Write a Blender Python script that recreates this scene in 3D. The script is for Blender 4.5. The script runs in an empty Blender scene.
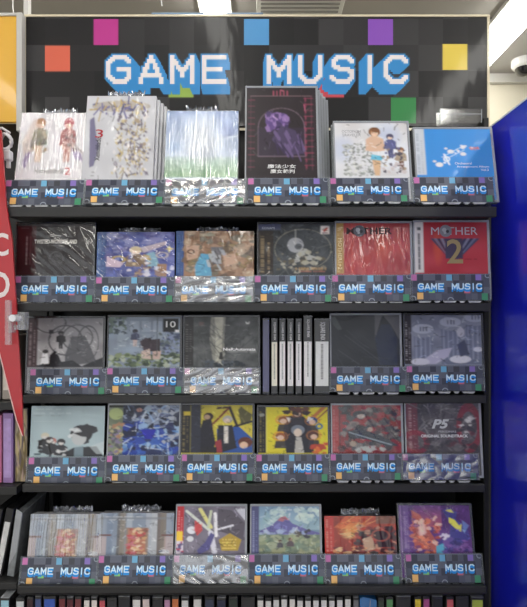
import bpy, math, random
import numpy as np
from mathutils import Vector, Matrix

# ------------------------------------------------------------------ camera, light, exposure
SC = bpy.context.scene
C = SC.collection
F = 517.0            # focal length in pixels of a 527 x 607 frame
H = 1.30             # camera height
def P(px, py, d):    # point at distance d that the photo shows at px, py
    return Vector(((px - 263.5) * d / F, d, H - (py - 303.5) * d / F))

cam = bpy.data.objects.new('camera', bpy.data.cameras.new('camera')); C.objects.link(cam)
cam.location = (0, 0, H); cam.rotation_euler = (math.pi / 2, 0, 0)
cam.data.sensor_fit = 'VERTICAL'; cam.data.sensor_height = 36.0
cam.data.lens = 36.0 * F / 607.0
cam.data.clip_start = 0.02
SC.camera = cam

W = bpy.data.worlds.new('world'); SC.world = W; W.use_nodes = True
W.node_tree.nodes['Background'].inputs[0].default_value = (0.93, 0.96, 1.0, 1)
W.node_tree.nodes['Background'].inputs[1].default_value = 1.3

TUBE = 13.0          # emission of the ceiling tubes
CEIL = 2.60
SC.view_settings.view_transform = 'Standard'; SC.view_settings.look = 'None'
SC.view_settings.gamma = 1; SC.view_settings.use_curve_mapping = False
SC.view_settings.exposure = 0.14

random.seed(7)
RNG = np.random.RandomState(11)

# ------------------------------------------------------------------ helpers
def lin(c):
    c = np.asarray(c, float) / 255.0
    return np.where(c <= .04045, c / 12.92, ((c + .055) / 1.055) ** 2.4)
def L4(c):
    return tuple(lin(c)) + (1.0,)

def mat(name, col=(128, 128, 128), rough=.5, metal=0, coat=0, coat_rough=.05, alpha=1, emit=None, estr=0,
        noise=0, nscale=40, bump=0, bscale=60, ior=1.45):
    m = bpy.data.materials.new(name); m.use_nodes = True
    nt = m.node_tree; b = nt.nodes['Principled BSDF']
    b.inputs['Base Color'].default_value = L4(col); b.inputs['Roughness'].default_value = rough
    b.inputs['Metallic'].default_value = metal; b.inputs['IOR'].default_value = ior
    b.inputs['Coat Weight'].default_value = coat; b.inputs['Coat Roughness'].default_value = coat_rough
    b.inputs['Alpha'].default_value = alpha
    if emit:
        b.inputs['Emission Color'].default_value = L4(emit); b.inputs['Emission Strength'].default_value = estr
    if noise or bump:
        tc = nt.nodes.new('ShaderNodeTexCoord')
    if noise:
        n = nt.nodes.new('ShaderNodeTexNoise'); n.inputs['Scale'].default_value = nscale
        nt.links.new(tc.outputs['Object'], n.inputs['Vector'])
        mx = nt.nodes.new('ShaderNodeMix'); mx.data_type = 'RGBA'
        mx.inputs[6].default_value = L4([max(0, v * (1 - noise)) for v in col])
        mx.inputs[7].default_value = L4([min(255, v * (1 + noise)) for v in col])
        nt.links.new(n.outputs['Fac'], mx.inputs[0]); nt.links.new(mx.outputs[2], b.inputs['Base Color'])
    if bump:
        n2 = nt.nodes.new('ShaderNodeTexNoise'); n2.inputs['Scale'].default_value = bscale
        nt.links.new(tc.outputs['Object'], n2.inputs['Vector'])
        bp = nt.nodes.new('ShaderNodeBump'); bp.inputs['Strength'].default_value = bump
        bp.inputs['Distance'].default_value = .002
        nt.links.new(n2.outputs['Fac'], bp.inputs['Height']); nt.links.new(bp.outputs['Normal'], b.inputs['Normal'])
    return m

def print_mat(name, wrap, rough=.35, coat=1.0, coat_rough=.06, scale=(60, 60, 18), dist=.004):
    """Printed paper (its ink is the mesh's Ink attribute) under a clear film whose folds are a bump on the coat."""
    m = bpy.data.materials.new(name); m.use_nodes = True
    nt = m.node_tree; b = nt.nodes['Principled BSDF']
    a = nt.nodes.new('ShaderNodeAttribute'); a.attribute_name = 'Ink'
    nt.links.new(a.outputs['Color'], b.inputs['Base Color'])
    b.inputs['Roughness'].default_value = rough
    b.inputs['Coat Weight'].default_value = coat; b.inputs['Coat Roughness'].default_value = coat_rough
    b.inputs['Coat IOR'].default_value = 1.45 if wrap > .75 else 1.3
    b.inputs['Specular IOR Level'].default_value = .2
    if wrap:
        tc = nt.nodes.new('ShaderNodeTexCoord'); oi = nt.nodes.new('ShaderNodeObjectInfo')
        mp = nt.nodes.new('ShaderNodeMapping'); mp.inputs['Scale'].default_value = scale
        nt.links.new(tc.outputs['Object'], mp.inputs['Vector'])
        cb = nt.nodes.new('ShaderNodeCombineXYZ')
        mu = nt.nodes.new('ShaderNodeMath'); mu.operation = 'MULTIPLY'; mu.inputs[1].default_value = 9
        nt.links.new(oi.outputs['Random'], mu.inputs[0])
        for i in range(3): nt.links.new(mu.outputs[0], cb.inputs[i])
        nt.links.new(cb.outputs[0], mp.inputs['Location'])
        n = nt.nodes.new('ShaderNodeTexNoise'); n.inputs['Scale'].default_value = 1.0
        n.inputs['Detail'].default_value = 2; n.inputs['Distortion'].default_value = 1.2
        if wrap > .5: n.noise_type = 'RIDGED_MULTIFRACTAL'
        nt.links.new(mp.outputs[0], n.inputs['Vector'])
        bp = nt.nodes.new('ShaderNodeBump'); bp.inputs['Strength'].default_value = wrap
        bp.inputs['Distance'].default_value = dist
        nt.links.new(n.outputs['Fac'], bp.inputs['Height']); nt.links.new(bp.outputs['Normal'], b.inputs['Coat Normal'])
    return m

M = dict(
    flat=print_mat('print_under_lid', .25, scale=(25, 25, 40)),
    wrap=print_mat('print_under_film', .8, scale=(55, 55, 14)),
    streak=print_mat('print_under_creased_film', 1.0, coat_rough=.1, scale=(160, 160, 12), dist=.005),
    diag=print_mat('print_under_diagonal_film', .6, scale=(30, 30, 45), dist=.003),
    card=print_mat('print_behind_acrylic', .12, rough=.3, coat=.6, coat_rough=.08, scale=(14, 14, 30)),
    card_film=print_mat('print_behind_glaring_film', 1.0, rough=.3, coat_rough=.22, scale=(45, 45, 30), dist=.006),
    tray=mat('dark_tray_plastic', (34, 34, 36), .3, coat=.4),
    tray_grey=mat('grey_clear_plastic', (120, 124, 128), .2, coat=.6, noise=.2, nscale=90),
    tray_white=mat('white_card_box', (205, 205, 210), .5, noise=.06),
    edge=mat('clear_plastic_edge', (188, 192, 198), .15, coat=.8, alpha=.6),
    edge_dark=mat('smoked_plastic_edge', (74, 76, 80), .2, coat=.8, alpha=.75),
    acrylic=mat('acrylic', (190, 200, 208), .08, coat=.5, alpha=.20),
    glint=mat('glint_grey', (170, 172, 176), .3, noise=.35, nscale=70),
    metal=mat('shelf_paint', (42, 42, 43), .45, noise=.12, nscale=30),
    black=mat('black_paint', (22, 22, 23), .5, noise=.15, nscale=20),
    film=mat('crumpled_film', (205, 207, 212), .16, metal=.8, alpha=.9),
    white=mat('white_ink', (235, 235, 235), .5),
    pinkish=mat('red_ink', (190, 40, 60), .5),
)

def link(name, me, m=None, parent=None):
    o = bpy.data.objects.new(name, me); C.objects.link(o)
    if m is not None and not me.materials: me.materials.append(m)
    if parent is not None: o.parent = parent
    return o

def mesh(name, V, Fs, smooth=False):
    me = bpy.data.meshes.new(name); me.from_pydata([tuple(v) for v in V], [], Fs); me.update()
    if smooth: me.polygons.foreach_set('use_smooth', [True] * len(me.polygons))
    return me

class MB:
    """Collects boxes, prisms and tubes into one mesh."""
    def __init__(s): s.V = []; s.F = []
    def box(s, x0, x1, y0, y1, z0, z1, b=0):
        if b and min(x1 - x0, y1 - y0, z1 - z0) > 2.2 * b:      # chamfered box
            n = len(s.V); ids = {}
            for i, X in enumerate((x0, x1)):
                for j, Y in enumerate((y0, y1)):
                    for k, Z in enumerate((z0, z1)):
                        sx, sy, sz = (1 if i == 0 else -1), (1 if j == 0 else -1), (1 if k == 0 else -1)
                        ids[i, j, k, 0] = len(s.V); s.V.append((X, Y + sy * b, Z + sz * b))
                        ids[i, j, k, 1] = len(s.V); s.V.append((X + sx * b, Y, Z + sz * b))
                        ids[i, j, k, 2] = len(s.V); s.V.append((X + sx * b, Y + sy * b, Z))
            q = lambda *a: s.F.append(tuple(ids[t] for t in a))
            for i in (0, 1):
                q((i,0,0,0),(i,0,1,0),(i,1,1,0),(i,1,0,0)) if i == 0 else q((i,0,0,0),(i,1,0,0),(i,1,1,0),(i,0,1,0))
                q((0,i,0,1),(1,i,0,1),(1,i,1,1),(0,i,1,1)) if i == 0 else q((0,i,0,1),(0,i,1,1),(1,i,1,1),(1,i,0,1))
                q((0,0,i,2),(0,1,i,2),(1,1,i,2),(1,0,i,2)) if i == 0 else q((0,0,i,2),(1,0,i,2),(1,1,i,2),(0,1,i,2))
            for i in (0, 1):
                for j in (0, 1):
                    q((i,j,0,0),(i,j,1,0),(i,j,1,1),(i,j,0,1))
                    q((i,0,j,0),(i,1,j,0),(i,1,j,2),(i,0,j,2))
                    q((0,i,j,1),(1,i,j,1),(1,i,j,2),(0,i,j,2))
                    for k in (0, 1): q((i,j,k,0),(i,j,k,1),(i,j,k,2))
            return s
        n = len(s.V)
        s.V += [(x, y, z) for x in (x0, x1) for y in (y0, y1) for z in (z0, z1)]
        s.F += [tuple(n + i for i in f) for f in ((0,1,3,2),(4,6,7,5),(0,4,5,1),(2,3,7,6),(0,2,6,4),(1,5,7,3))]
        return s
    def prism(s, pts, y0, y1):                                  # x,z outline given thickness along y
        n = len(s.V); k = len(pts)
        s.V += [(x, y0, z) for x, z in pts] + [(x, y1, z) for x, z in pts]
        s.F += [tuple(n + i for i in range(k)), tuple(n + k + i for i in reversed(range(k)))]
        s.F += [(n + i, n + k + i, n + k + (i + 1) % k, n + (i + 1) % k) for i in range(k)]
        return s
    def tube(s, pts, r, seg=8):
        pts = [Vector(p) for p in pts]; n0 = len(s.V)
        for i, p in enumerate(pts):
            t = (pts[min(i + 1, len(pts) - 1)] - pts[max(i - 1, 0)]).normalized()
            a = t.cross(Vector((0.31, .22, .9))).normalized(); b = t.cross(a)
            for k in range(seg):
                w = 2 * math.pi * k / seg
                s.V.append(tuple(p + r * (math.cos(w) * a + math.sin(w) * b)))
        for i in range(len(pts) - 1):
            for k in range(seg):
                s.F.append((n0 + i * seg + k, n0 + i * seg + (k + 1) % seg, n0 + (i + 1) * seg + (k + 1) % seg, n0 + (i + 1) * seg + k))
        s.F.append(tuple(n0 + k for k in range(seg))); s.F.append(tuple(n0 + (len(pts) - 1) * seg + k for k in reversed(range(seg))))
        return s
    def build(s, name, m, parent=None, smooth=False):
        me = mesh(name, s.V, s.F, smooth)
        import bmesh
        bm = bmesh.new(); bm.from_mesh(me); bmesh.ops.recalc_face_normals(bm, faces=bm.faces); bm.to_mesh(me); bm.free()
        return link(name, me, m, parent)

def tag(o, label, cat, group=None):
    o['label'] = label; o['category'] = cat
    if group: o['group'] = group
    return o
def struct(o): o['kind'] = 'structure'; return o
def empty(name, loc, rx=0, rz=0):
    o = bpy.data.objects.new(name, None); C.objects.link(o); o.location = loc; o.rotation_euler = (rx, 0, rz)
    o.empty_display_size = .02
    return o
def copy_tree(o, parent=None):
    c = o.copy(); C.objects.link(c)
    if parent is not None: c.parent = parent
    for ch in list(o.children): copy_tree(ch, c)
    return c

def text(s, parent, x, z, w, h, col=None, m=None, y=-.0006, align='LEFT', vertical=False, bold=0, name='title_lettering', rot=None, shear=0):
    """Lettering as a flat mesh, its left bottom at x, z, fitted to w by h."""
    cu = bpy.data.curves.new(name, 'FONT'); cu.body = s; cu.fill_mode = 'FRONT'; cu.offset = bold; cu.shear = shear
    cu.resolution_u = 3
    if vertical: cu.body = '\n'.join(s); cu.space_line = .8; cu.align_x = 'CENTER'
    t = bpy.data.objects.new('t', cu); C.objects.link(t)
    dg = bpy.context.evaluated_depsgraph_get(); me = bpy.data.meshes.new_from_object(t.evaluated_get(dg))
    bpy.data.objects.remove(t)
    n = len(me.vertices)
    if n == 0: return None
    co = np.empty(n * 3); me.vertices.foreach_get('co', co); co = co.reshape(-1, 3)
    p = co[:, :2].copy()
    if rot == 90: p = np.stack([-p[:, 1], p[:, 0]], 1)
    if rot == -90: p = np.stack([p[:, 1], -p[:, 0]], 1)
    lo, hi = p.min(0), p.max(0)
    q = (p - lo) / np.maximum(hi - lo, 1e-6)
    out = np.stack([x + q[:, 0] * w, np.zeros(n) + y, z + q[:, 1] * h], 1)
    me.vertices.foreach_set('co', out.ravel()); me.update(); me.materials.clear()
    if m is None: m = mat('ink', col or (235, 235, 235), .5)
    me.name = name
    return link(name, me, m, parent)

# ------------------------------------------------------------------ painter: printed patterns as vertex ink
VIS = [1.0]            # share of a cover that stands clear of the card in front of it
class Art:
    def __init__(s, w=72, h=72, bg=(0, 0, 0)):
        s.w, s.h = w, h
        u = (np.arange(w * 2) + .5) / (w * 2); v = (np.arange(h * 2) + .5) / (h * 2) / VIS[0]
        s.U, s.V = np.meshgrid(u, v)
        s.a = np.zeros((h * 2, w * 2, 3)) + np.array(bg, float)
        s.rs = np.random.RandomState(sum(map(ord, str(bg))) + w)
    def put(s, k, c, o=1.0):
        k = k.astype(float)[..., None] * o
        s.a = s.a * (1 - k) + np.array(c, float) * k; return s
    def rect(s, x0, y0, x1, y1, c, o=1): return s.put((s.U >= x0) & (s.U < x1) & (s.V >= y0) & (s.V < y1), c, o)
    def ell(s, x, y, rx, ry, c, o=1, soft=0):
        r = ((s.U - x) / rx) ** 2 + ((s.V - y) / ry) ** 2
        return s.put(np.clip((1 - r) / soft, 0, 1) if soft else r < 1, c, o)
    def ring(s, x, y, rx, ry, t, c, o=1):
        r = np.sqrt(((s.U - x) / rx) ** 2 + ((s.V - y) / ry) ** 2)
        return s.put(np.abs(r - 1) < t, c, o)
    def poly(s, pts, c, o=1):
        k = np.zeros(s.U.shape, bool); n = len(pts)
        for i in range(n):
            x0, y0 = pts[i]; x1, y1 = pts[(i + 1) % n]
            if y0 == y1: continue
            k ^= ((s.V < y0) != (s.V < y1)) & (s.U < (x1 - x0) * (s.V - y0) / (y1 - y0) + x0)
        return s.put(k, c, o)
    def line(s, x0, y0, x1, y1, t, c, o=1):
        dx, dy = x1 - x0, y1 - y0; q = np.clip(((s.U - x0) * dx + (s.V - y0) * dy) / (dx * dx + dy * dy + 1e-9), 0, 1)
        return s.put(np.hypot(s.U - x0 - q * dx, s.V - y0 - q * dy) < t, c, o)
    def grad(s, x0, y0, x1, y1, c0, c1):           # printed blend from c0 at the top to c1 at the bottom
        k = (s.U >= x0) & (s.U < x1) & (s.V >= y0) & (s.V < y1)
        t = np.clip((s.V - y0) / (y1 - y0), 0, 1)[..., None]
        s.a = np.where(k[..., None], np.array(c0, float) * (1 - t) + np.array(c1, float) * t, s.a); return s
    def cloud(s, amp, n=6, box=(0, 0, 1, 1), tint=(1, 1, 1)):
        g = s.rs.rand(n + 2, n + 2) - .5
        fx, fy = s.U * n, np.minimum(s.V, .999) * n; ix, iy = fx.astype(int), fy.astype(int); tx, ty = fx - ix, fy - iy
        tx = tx * tx * (3 - 2 * tx); ty = ty * ty * (3 - 2 * ty)
        z = (g[iy, ix] * (1 - tx) + g[iy, ix + 1] * tx) * (1 - ty) + (g[iy + 1, ix] * (1 - tx) + g[iy + 1, ix + 1] * tx) * ty
        k = (s.U >= box[0]) & (s.U < box[2]) & (s.V >= box[1]) & (s.V < box[3])
        s.a = np.clip(s.a + (z * k * amp * 2)[..., None] * np.array(tint), 0, 255); return s
    def blobs(s, n, box, cols, r=(.02, .06), o=.9):
        for _ in range(n):
            x = box[0] + s.rs.rand() * (box[2] - box[0]); y = box[1] + s.rs.rand() * (box[3] - box[1])
            c = cols[s.rs.randint(len(cols))]; R = r[0] + s.rs.rand() * (r[1] - r[0]); k = s.rs.rand() * 3.1
            pts = [(x + R * (.5 + s.rs.rand()) * math.cos(k + t), y + R * (.5 + s.rs.rand()) * math.sin(k + t)) for t in (0, 1.1, 2.2, 3.3, 4.4, 5.4)]
            s.poly(pts, c, o)
        return s
    def shards(s, n, box, cols, ln=.2, t=.012, ang=None, o=.9):
        for _ in range(n):
            x = box[0] + s.rs.rand() * (box[2] - box[0]); y = box[1] + s.rs.rand() * (box[3] - box[1])
            a = s.rs.rand() * 6.28 if ang is None else ang + s.rs.randn() * .25; q = ln * (.4 + s.rs.rand())
            s.poly([(x, y), (x + q * math.cos(a), y + q * math.sin(a)), (x + t * math.sin(a), y - t * math.cos(a))], cols[s.rs.randint(len(cols))], o)
            s.line(x, y, x + q * math.cos(a), y + q * math.sin(a), t * (.3 + s.rs.rand()), cols[s.rs.randint(len(cols))], o)
        return s
    def fig(s, x, y, k, hair, skin, coat, legs=None):   # a plain standing or bust figure: head at x, y, head size k
        if legs: s.poly([(x - k * .9, y + k * 4), (x + k * .9, y + k * 4), (x + k * .7, y + k * 9), (x + k * .1, y + k * 9), (x, y + k * 5.5), (x - k * .1, y + k * 9), (x - k * .7, y + k * 9)], legs)
        s.poly([(x - k * .5, y + k * .9), (x + k * .5, y + k * .9), (x + k * 1.7, y + k * 1.9), (x + k * 1.9, y + k * 5), (x + k * .9, y + k * 5.2), (x - k * 1, y + k * 5.2), (x - k * 1.9, y + k * 5), (x - k * 1.7, y + k * 1.9)], coat)
        s.ell(x, y - k * .15, k * 1.15, k * 1.25, hair); s.ell(x, y + k * .25, k * .75, k * .85, skin)
        s.poly([(x - k * .9, y), (x - k * .2, y - k * .1), (x + k * .3, y + k * .1), (x + k * .9, y), (x + k * .6, y - k), (x - k * .6, y - k)], hair)
        return s
    def detail(s, n, t=.0045):        # short pen strokes a little lighter or darker than the ink under them
        for _ in range(n):
            x = .13 + s.rs.rand() * .86; y = s.rs.rand() * .98; q = .02 + s.rs.rand() * .06; w = s.rs.rand() * 6.28
            h_, w_ = s.U.shape; iy = min(h_ - 1, int(y * VIS[0] * h_)); ix = min(w_ - 1, int(x * w_)); f = (.55, 1.0, 1.5)[s.rs.randint(3)]
            if f == 1.0: continue
            c = np.clip(s.a[iy, ix] * f + (12 if f > 1 else 0), 0, 245)
            s.line(x, y, x + q * math.cos(w), y + q * math.sin(w), t * (.5 + s.rs.rand()), c, .75)
        return s
    def obi(s, x0, x1, c, ink, ink2=None, y0=0.0, y1=1.0, rows=40):   # paper spine band with columns of tiny illegible print
        s.rect(x0, y0, x1, y1, c); w = x1 - x0
        for k in range(rows):
            y = y0 + .1 + (y1 - y0 - .12) * k / rows
            if s.rs.rand() < .85: s.rect(x0 + w * .15, y, x0 + w * .4, y + .014, ink, .85)
            if s.rs.rand() < .7 and k > rows * .15: s.rect(x0 + w * .6, y, x0 + w * .78, y + .012, ink2 or ink, .75)
        return s
    def words(s, x0, y0, x1, y1, c, o=.8, n=None):      # a line of print too small to read
        n = n or int((x1 - x0) * 45)
        for k in range(n):
            if s.rs.rand() < .85:
                x = x0 + (x1 - x0) * k / n; s.rect(x, y0 + s.rs.rand() * .2 * (y1 - y0), x + (x1 - x0) / n * .7, y1, c, o)
        return s
    def ink(s, W_, H_, name='print', y=0.0, soften=True):
        """The picture as a grid mesh W_ by H_ in the x-z plane, corner at 0,0, facing -y."""
        a = s.a.reshape(s.h, 2, s.w, 2, 3).mean((1, 3))
        a = lin(a)
        xs = np.linspace(0, W_, s.w + 1); zs = np.linspace(H_, 0, s.h + 1)
        X, Z = np.meshgrid(xs, zs); n = X.size
        co = np.stack([X.ravel(), np.full(n, y), Z.ravel()], 1)
        i = np.arange(s.h)[:, None] * (s.w + 1) + np.arange(s.w)[None, :]
        q = np.stack([i, i + s.w + 1, i + s.w + 2, i + 1], -1).reshape(-1, 4)
        me = bpy.data.meshes.new(name); me.vertices.add(n); me.vertices.foreach_set('co', co.ravel())
        me.loops.add(q.size); me.loops.foreach_set('vertex_index', q.ravel().astype(np.int32))
        me.polygons.add(len(q)); me.polygons.foreach_set('loop_start', (np.arange(len(q)) * 4).astype(np.int32))
        me.polygons.foreach_set('loop_total', np.full(len(q), 4, np.int32)); me.update(calc_edges=True); me.validate()
        if soften:
            p = np.pad(a, ((1, 1), (1, 1), (0, 0)), 'edge')
            v = (p[:-1, :-1] + p[1:, :-1] + p[:-1, 1:] + p[1:, 1:]) / 4
            at = me.color_attributes.new('Ink', 'FLOAT_COLOR', 'POINT'); v = v.reshape(-1, 3)
        else:
            at = me.color_attributes.new('Ink', 'FLOAT_COLOR', 'CORNER'); v = np.repeat(a.reshape(-1, 3), 4, 0)
        at.data.foreach_set('color', np.concatenate([v, np.ones((len(v), 1))], 1).ravel())
        return me

# ------------------------------------------------------------------ pixel font of the signs
GL = {
'G': ["...#######..","..#########.",".###.....###","###.......##","##..........","##..........","##...#######","##...#######","##........##","##........##","###.......##",".###.....###","..#########.","...#######.."],
'A': [".....##.....",".....##.....","....####....","....####....","...##..##...","...##..##...","..###..###..","..##....##..","..##....##..",".##########.",".##########.","##........##","##........##","##........##"],
'M': ["##........##","##........##","###......###","####....####","####....####","##.##..##.##","##.######.##","##..####..##","##...##...##","##...##...##","##...##...##","##........##","##........##","##........##"],
'E': ["############","############","##..........","##..........","##..........","##..........","##########..","##########..","##..........","##..........","##..........","##..........","############","############"],
'U': ["##........##"]*10 + ["###......###",".###....###.","..########..","...######..."],
'S': ["...#######..","..#########.",".###.....###",".##.......##",".##.........",".####.......","..########..","....########",".........###","..........##","##........##","###......###",".##########.","...#######.."],
'I': [".....##....."]*14,
'C': ["...#######..","..#########.",".###.....###","###.......##","##..........","##..........","##..........","##..........","##..........","##..........","###.......##",".###.....###","..#########.","...#######.."],
}
def word_mask(items, cols, rows):
    m = np.zeros((rows, cols), bool)
    for ch, x, y in items:
        for r, line in enumerate(GL[ch]):
            for c_, v in enumerate(line):
                if v == '#' and 0 <= y + r < rows and 0 <= x + c_ < cols: m[y + r, x + c_] = True
    return m

# ------------------------------------------------------------------ setting: ceiling, walls, floor
ceil_m = mat('ceiling_board', (168, 165, 160), .85, noise=.03, nscale=6)
wall_m = mat('wall_paint', (226, 219, 200), .8, noise=.02, nscale=3)
floor_m = mat('floor_vinyl', (168, 164, 158), .4, noise=.05, nscale=5)
WB = 2.95
struct(MB().box(-4, 4, -4.6, WB + .1, CEIL, CEIL + .05).build('ceiling', ceil_m))
struct(MB().box(-4, 4, WB, WB + .1, 0, CEIL).build('wall_back', wall_m))
struct(MB().box(-4.1, -4, -4.6, WB + .1, 0, CEIL).build('wall_left', wall_m))
struct(MB().box(4, 4.1, -4.6, WB + .1, 0, CEIL).build('wall_right', wall_m))
struct(MB().box(-4, 4, -4.6, WB + .1, -.05, 0).build('floor', floor_m))
struct(MB().box(-4, 4, WB - .03, WB, CEIL - .05, CEIL).build('trim_1', mat('trim_white', (214, 212, 206), .6)))
seam = mat('ceiling_seam', (120, 118, 114), .8)
for i, y in enumerate((2.35, 1.45, .55)):
    struct(MB().box(-4, 4, y, y + .008, CEIL - .002, CEIL).build('trim_%d' % (i + 2), seam))
lamp_m = mat('lamp_diffuser', (255, 255, 250), .6, emit=(255, 253, 246), estr=TUBE)
fix_m = mat('lamp_housing', (225, 225, 222), .5)
for x, y1, lab in ((-.21, 2.30, 'long ceiling tube light above the sign, its bright end showing over the board'), (1.13, 2.86, 'long bright ceiling tube light at the top right corner'), (-1.55, 2.3, 'long ceiling tube light out to the left')):
    t = tag(empty('ceiling_light', (x, -1.0, CEIL)), lab, 'ceiling light', 'ceiling tube lights')
    hw_ = .09 if x > 1 else .07
    MB().box(-hw_, hw_, -3.4, y1 + 1.02, -.02, 0).build('housing', fix_m, t)
    MB().box(-hw_ + .02, hw_ - .02, -3.36, y1 + 1.0, -.05, -.02, .01).build('diffuser', lamp_m, t)
# dome camera
t = tag(empty('dome_camera', (1.39, 2.76, CEIL)), 'white dome security camera with dark glass bubble on the ceiling', 'security camera')
def lathe(prof, seg=20):
    V, Fs = [], []
    for r, z in prof:
        for k in range(seg): V.append((r * math.cos(2 * math.pi * k / seg), r * math.sin(2 * math.pi * k / seg), z))
    for i in range(len(prof) - 1):
        for k in range(seg): Fs.append((i * seg + k, i * seg + (k + 1) % seg, (i + 1) * seg + (k + 1) % seg, (i + 1) * seg + k))
    Fs.append(tuple(range(seg))); Fs.append(tuple(reversed(range((len(prof) - 1) * seg, len(prof) * seg))))
    return mesh('lathe', V, Fs, True)
link('housing', lathe([(.062, 0), (.062, -.03), (.055, -.042), (.04, -.045)]), mat('dome_white', (214, 214, 212), .4), t)
link('bubble', lathe([(.044, -.045), (.042, -.062), (.03, -.078), (.012, -.086), (.002, -.087)]), mat('dome_glass', (24, 24, 28), .1, coat=1), t)
# ceiling vent
t = tag(empty('ceiling_vent', (-.12, 2.42, CEIL)), 'pale rectangular ceiling vent above the sign', 'vent')
t.location = P(300, 2, 2.24); t.location.z = CEIL
MB().box(-.19, .19, -.10, .10, -.012, 0, .003).build('frame', fix_m, t)
b = MB()
for k in range(6): b.box(-.17, .17, -.085 + k * .03, -.075 + k * .03, -.016, -.012)
b.build('louvre', mat('vent_slat', (150, 148, 144), .6), t)

# ------------------------------------------------------------------ the shelf rack
ROWS = {  # distance of the card fronts, backward lean, shelf: x0, x1, top and bottom of its front edge
    1: dict(d=.923, th=12, px=(3, 497, 206.5, 217)),
    2: dict(d=.932, th=4, px=(11, 491, 303, 311.5)),
    3: dict(d=.972, th=4, px=(22, 487, 395.5, 403.5)),
    4: dict(d=.975, th=6, px=(22, 485, 484.5, 492.5)),
    5: dict(d=.957, th=12, px=(17, 487, 586.5, 594)),
}
BACK = 1.15
rack = tag(empty('shelf_rack', (0, BACK, 0)), 'black metal shop shelf rack carrying rows of albums', 'shelf rack')
def rp(o): o.parent = rack; o.matrix_parent_inverse = Matrix.Translation((0, -BACK, 0)); return o
for r, R in ROWS.items():
    x0, x1, y0, y1 = R['px']; d = R['d'] - .0145
    a = P(x0, y0, d); b_ = P(x1, y1, d)
    R['zf'] = a.z
    dr = .020 if r == 5 else .014; R['board'] = a.z - dr
    s = MB()
    s.box(a.x, b_.x, d, d + .010, b_.z, a.z, .0015)
    s.box(a.x + .001, b_.x - .001, d + .010, BACK, a.z - dr - .0012, a.z - dr)
    rp(s.build('shelf_board', M['metal']))
# bottom deck
D6 = .955
zt6 = P(0, 598, D6).z; zb6 = zt6 - .145
rp(MB().box(-.461, .42, D6 - .02, BACK, zb6 - .05, zb6).build('base_deck', M['metal']))
rp(MB().box(-.461, .42, D6 + .02, BACK - .001, 0, zb6 - .05).build('plinth', M['black']))
rp(MB().box(-.461, .53, BACK, BACK + .02, 0, H + .385).build('back_panel', M['black']))
for x in (-.4568, .430):
    rp(MB().box(x - .004, x + .006, 1.0 if x > 0 else 1.11, BACK, .02, H + .36, .001).build('upright', M['black']))

# ------------------------------------------------------------------ header sign
DH = 1.12
a = P(26, 17, DH); b_ = P(487, 126, DH)
hw, hh = b_.x - a.x, a.z - b_.z
sign = tag(empty('header_sign', (a.x, DH, b_.z)), 'large black header sign of dark squares with blocky white and blue lettering', 'sign')
pxw = 461; pxh = 109
A = Art(461, 109, (36, 36, 38))
cell, ox, oy = 24.9, -6.1, 2.0
rs = np.random.RandomState(5)
for i in range(-1, 20):
    for j in range(-1, 6):
        g = [33, 38, 44, 52, 60, 36][rs.randint(6)]
        A.rect((ox + cell * i) / pxw, (oy + 26 * (j)) / pxh, (ox + cell * (i + 1)) / pxw, (oy + 26 * (j + 1)) / pxh, (g, g - 1, g + 1))
def sq(x, y, c, w=24.9, h=26): A.rect((x - 26) / pxw, (y - 17) / pxh, (x - 26 + w) / pxw, (y - 17 + h) / pxh, c)
for x, y, c in ((93.5, 19, (186, 60, 140)), (45, 45.5, (218, 106, 84)), (244, 19, (84, 150, 205)), (368, 19, (138, 84, 184)), (442.5, 44, (226, 200, 84)), (391, 97.5, (58, 138, 78)), (168.5, 71.5, (150, 178, 84)), (319, 71.5, (205, 78, 88))):
    sq(x, y, c)
# blue block shadow under each letter, then the letter, on a 2-pixel unit
U_ = 2.02
LET = [('G', 106.2), ('A', 138.7), ('M', 170), ('E', 202), ('M', 266.6), ('U', 298), ('S', 329.5), ('I', 357.3), ('C', 383.4)]
blue = np.zeros((109 * 2, 461 * 2), bool); white = blue.copy()
for ch, x in LET:
    m = word_mask([(ch, 0, 0)], 12, 14)
    big = np.zeros_like(blue)
    for r in range(14):
        for c_ in range(12):
            if m[r, c_]:
                X = int(round((x - 26 + c_ * U_ - (0)) * 2)); Y = int(round((55 - 17 + r * U_) * 2))
                big[Y:Y + 5, X:X + 5] = True
    white |= big
    o = np.zeros_like(big)
    for dx in range(-3, 4):
        for dy in range(-3, 4): o |= np.roll(np.roll(big, dx, 1), dy, 0)
    sx = -(x + 12 - 245) * .062 * 2
    for k in range(19):
        blue |= np.roll(np.roll(o, int(round(sx * k / 18)), 1), k, 0)
A.put(blue, (58, 140, 205)); A.put(white, (236, 228, 228))
hd = link('face_print', A.ink(hw, hh, 'header_print', soften=False), print_mat('header_gloss_film', .2, rough=.4, coat=.45, coat_rough=.08, scale=(10, 10, 6), dist=.006), sign)
MB().box(0, hw, .0005, .012, 0, hh).build('board', M['black'], sign)
MB().box(-.006, hw + .006, -.002, .014, hh, hh + .005, .001).box(hw, hw + .005, -.002, .014, -.01, hh).box(-.006, 0, -.002, .014, -.01, hh).build(
    'frame', mat('frame_cream', (226, 214, 186), .35, coat=.5), sign)
for x in (.08, hw - .08):
    MB().box(x - .01, x + .01, .015, .022, -.06, hh * .6, .001).build('bracket', M['metal'], sign)

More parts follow.
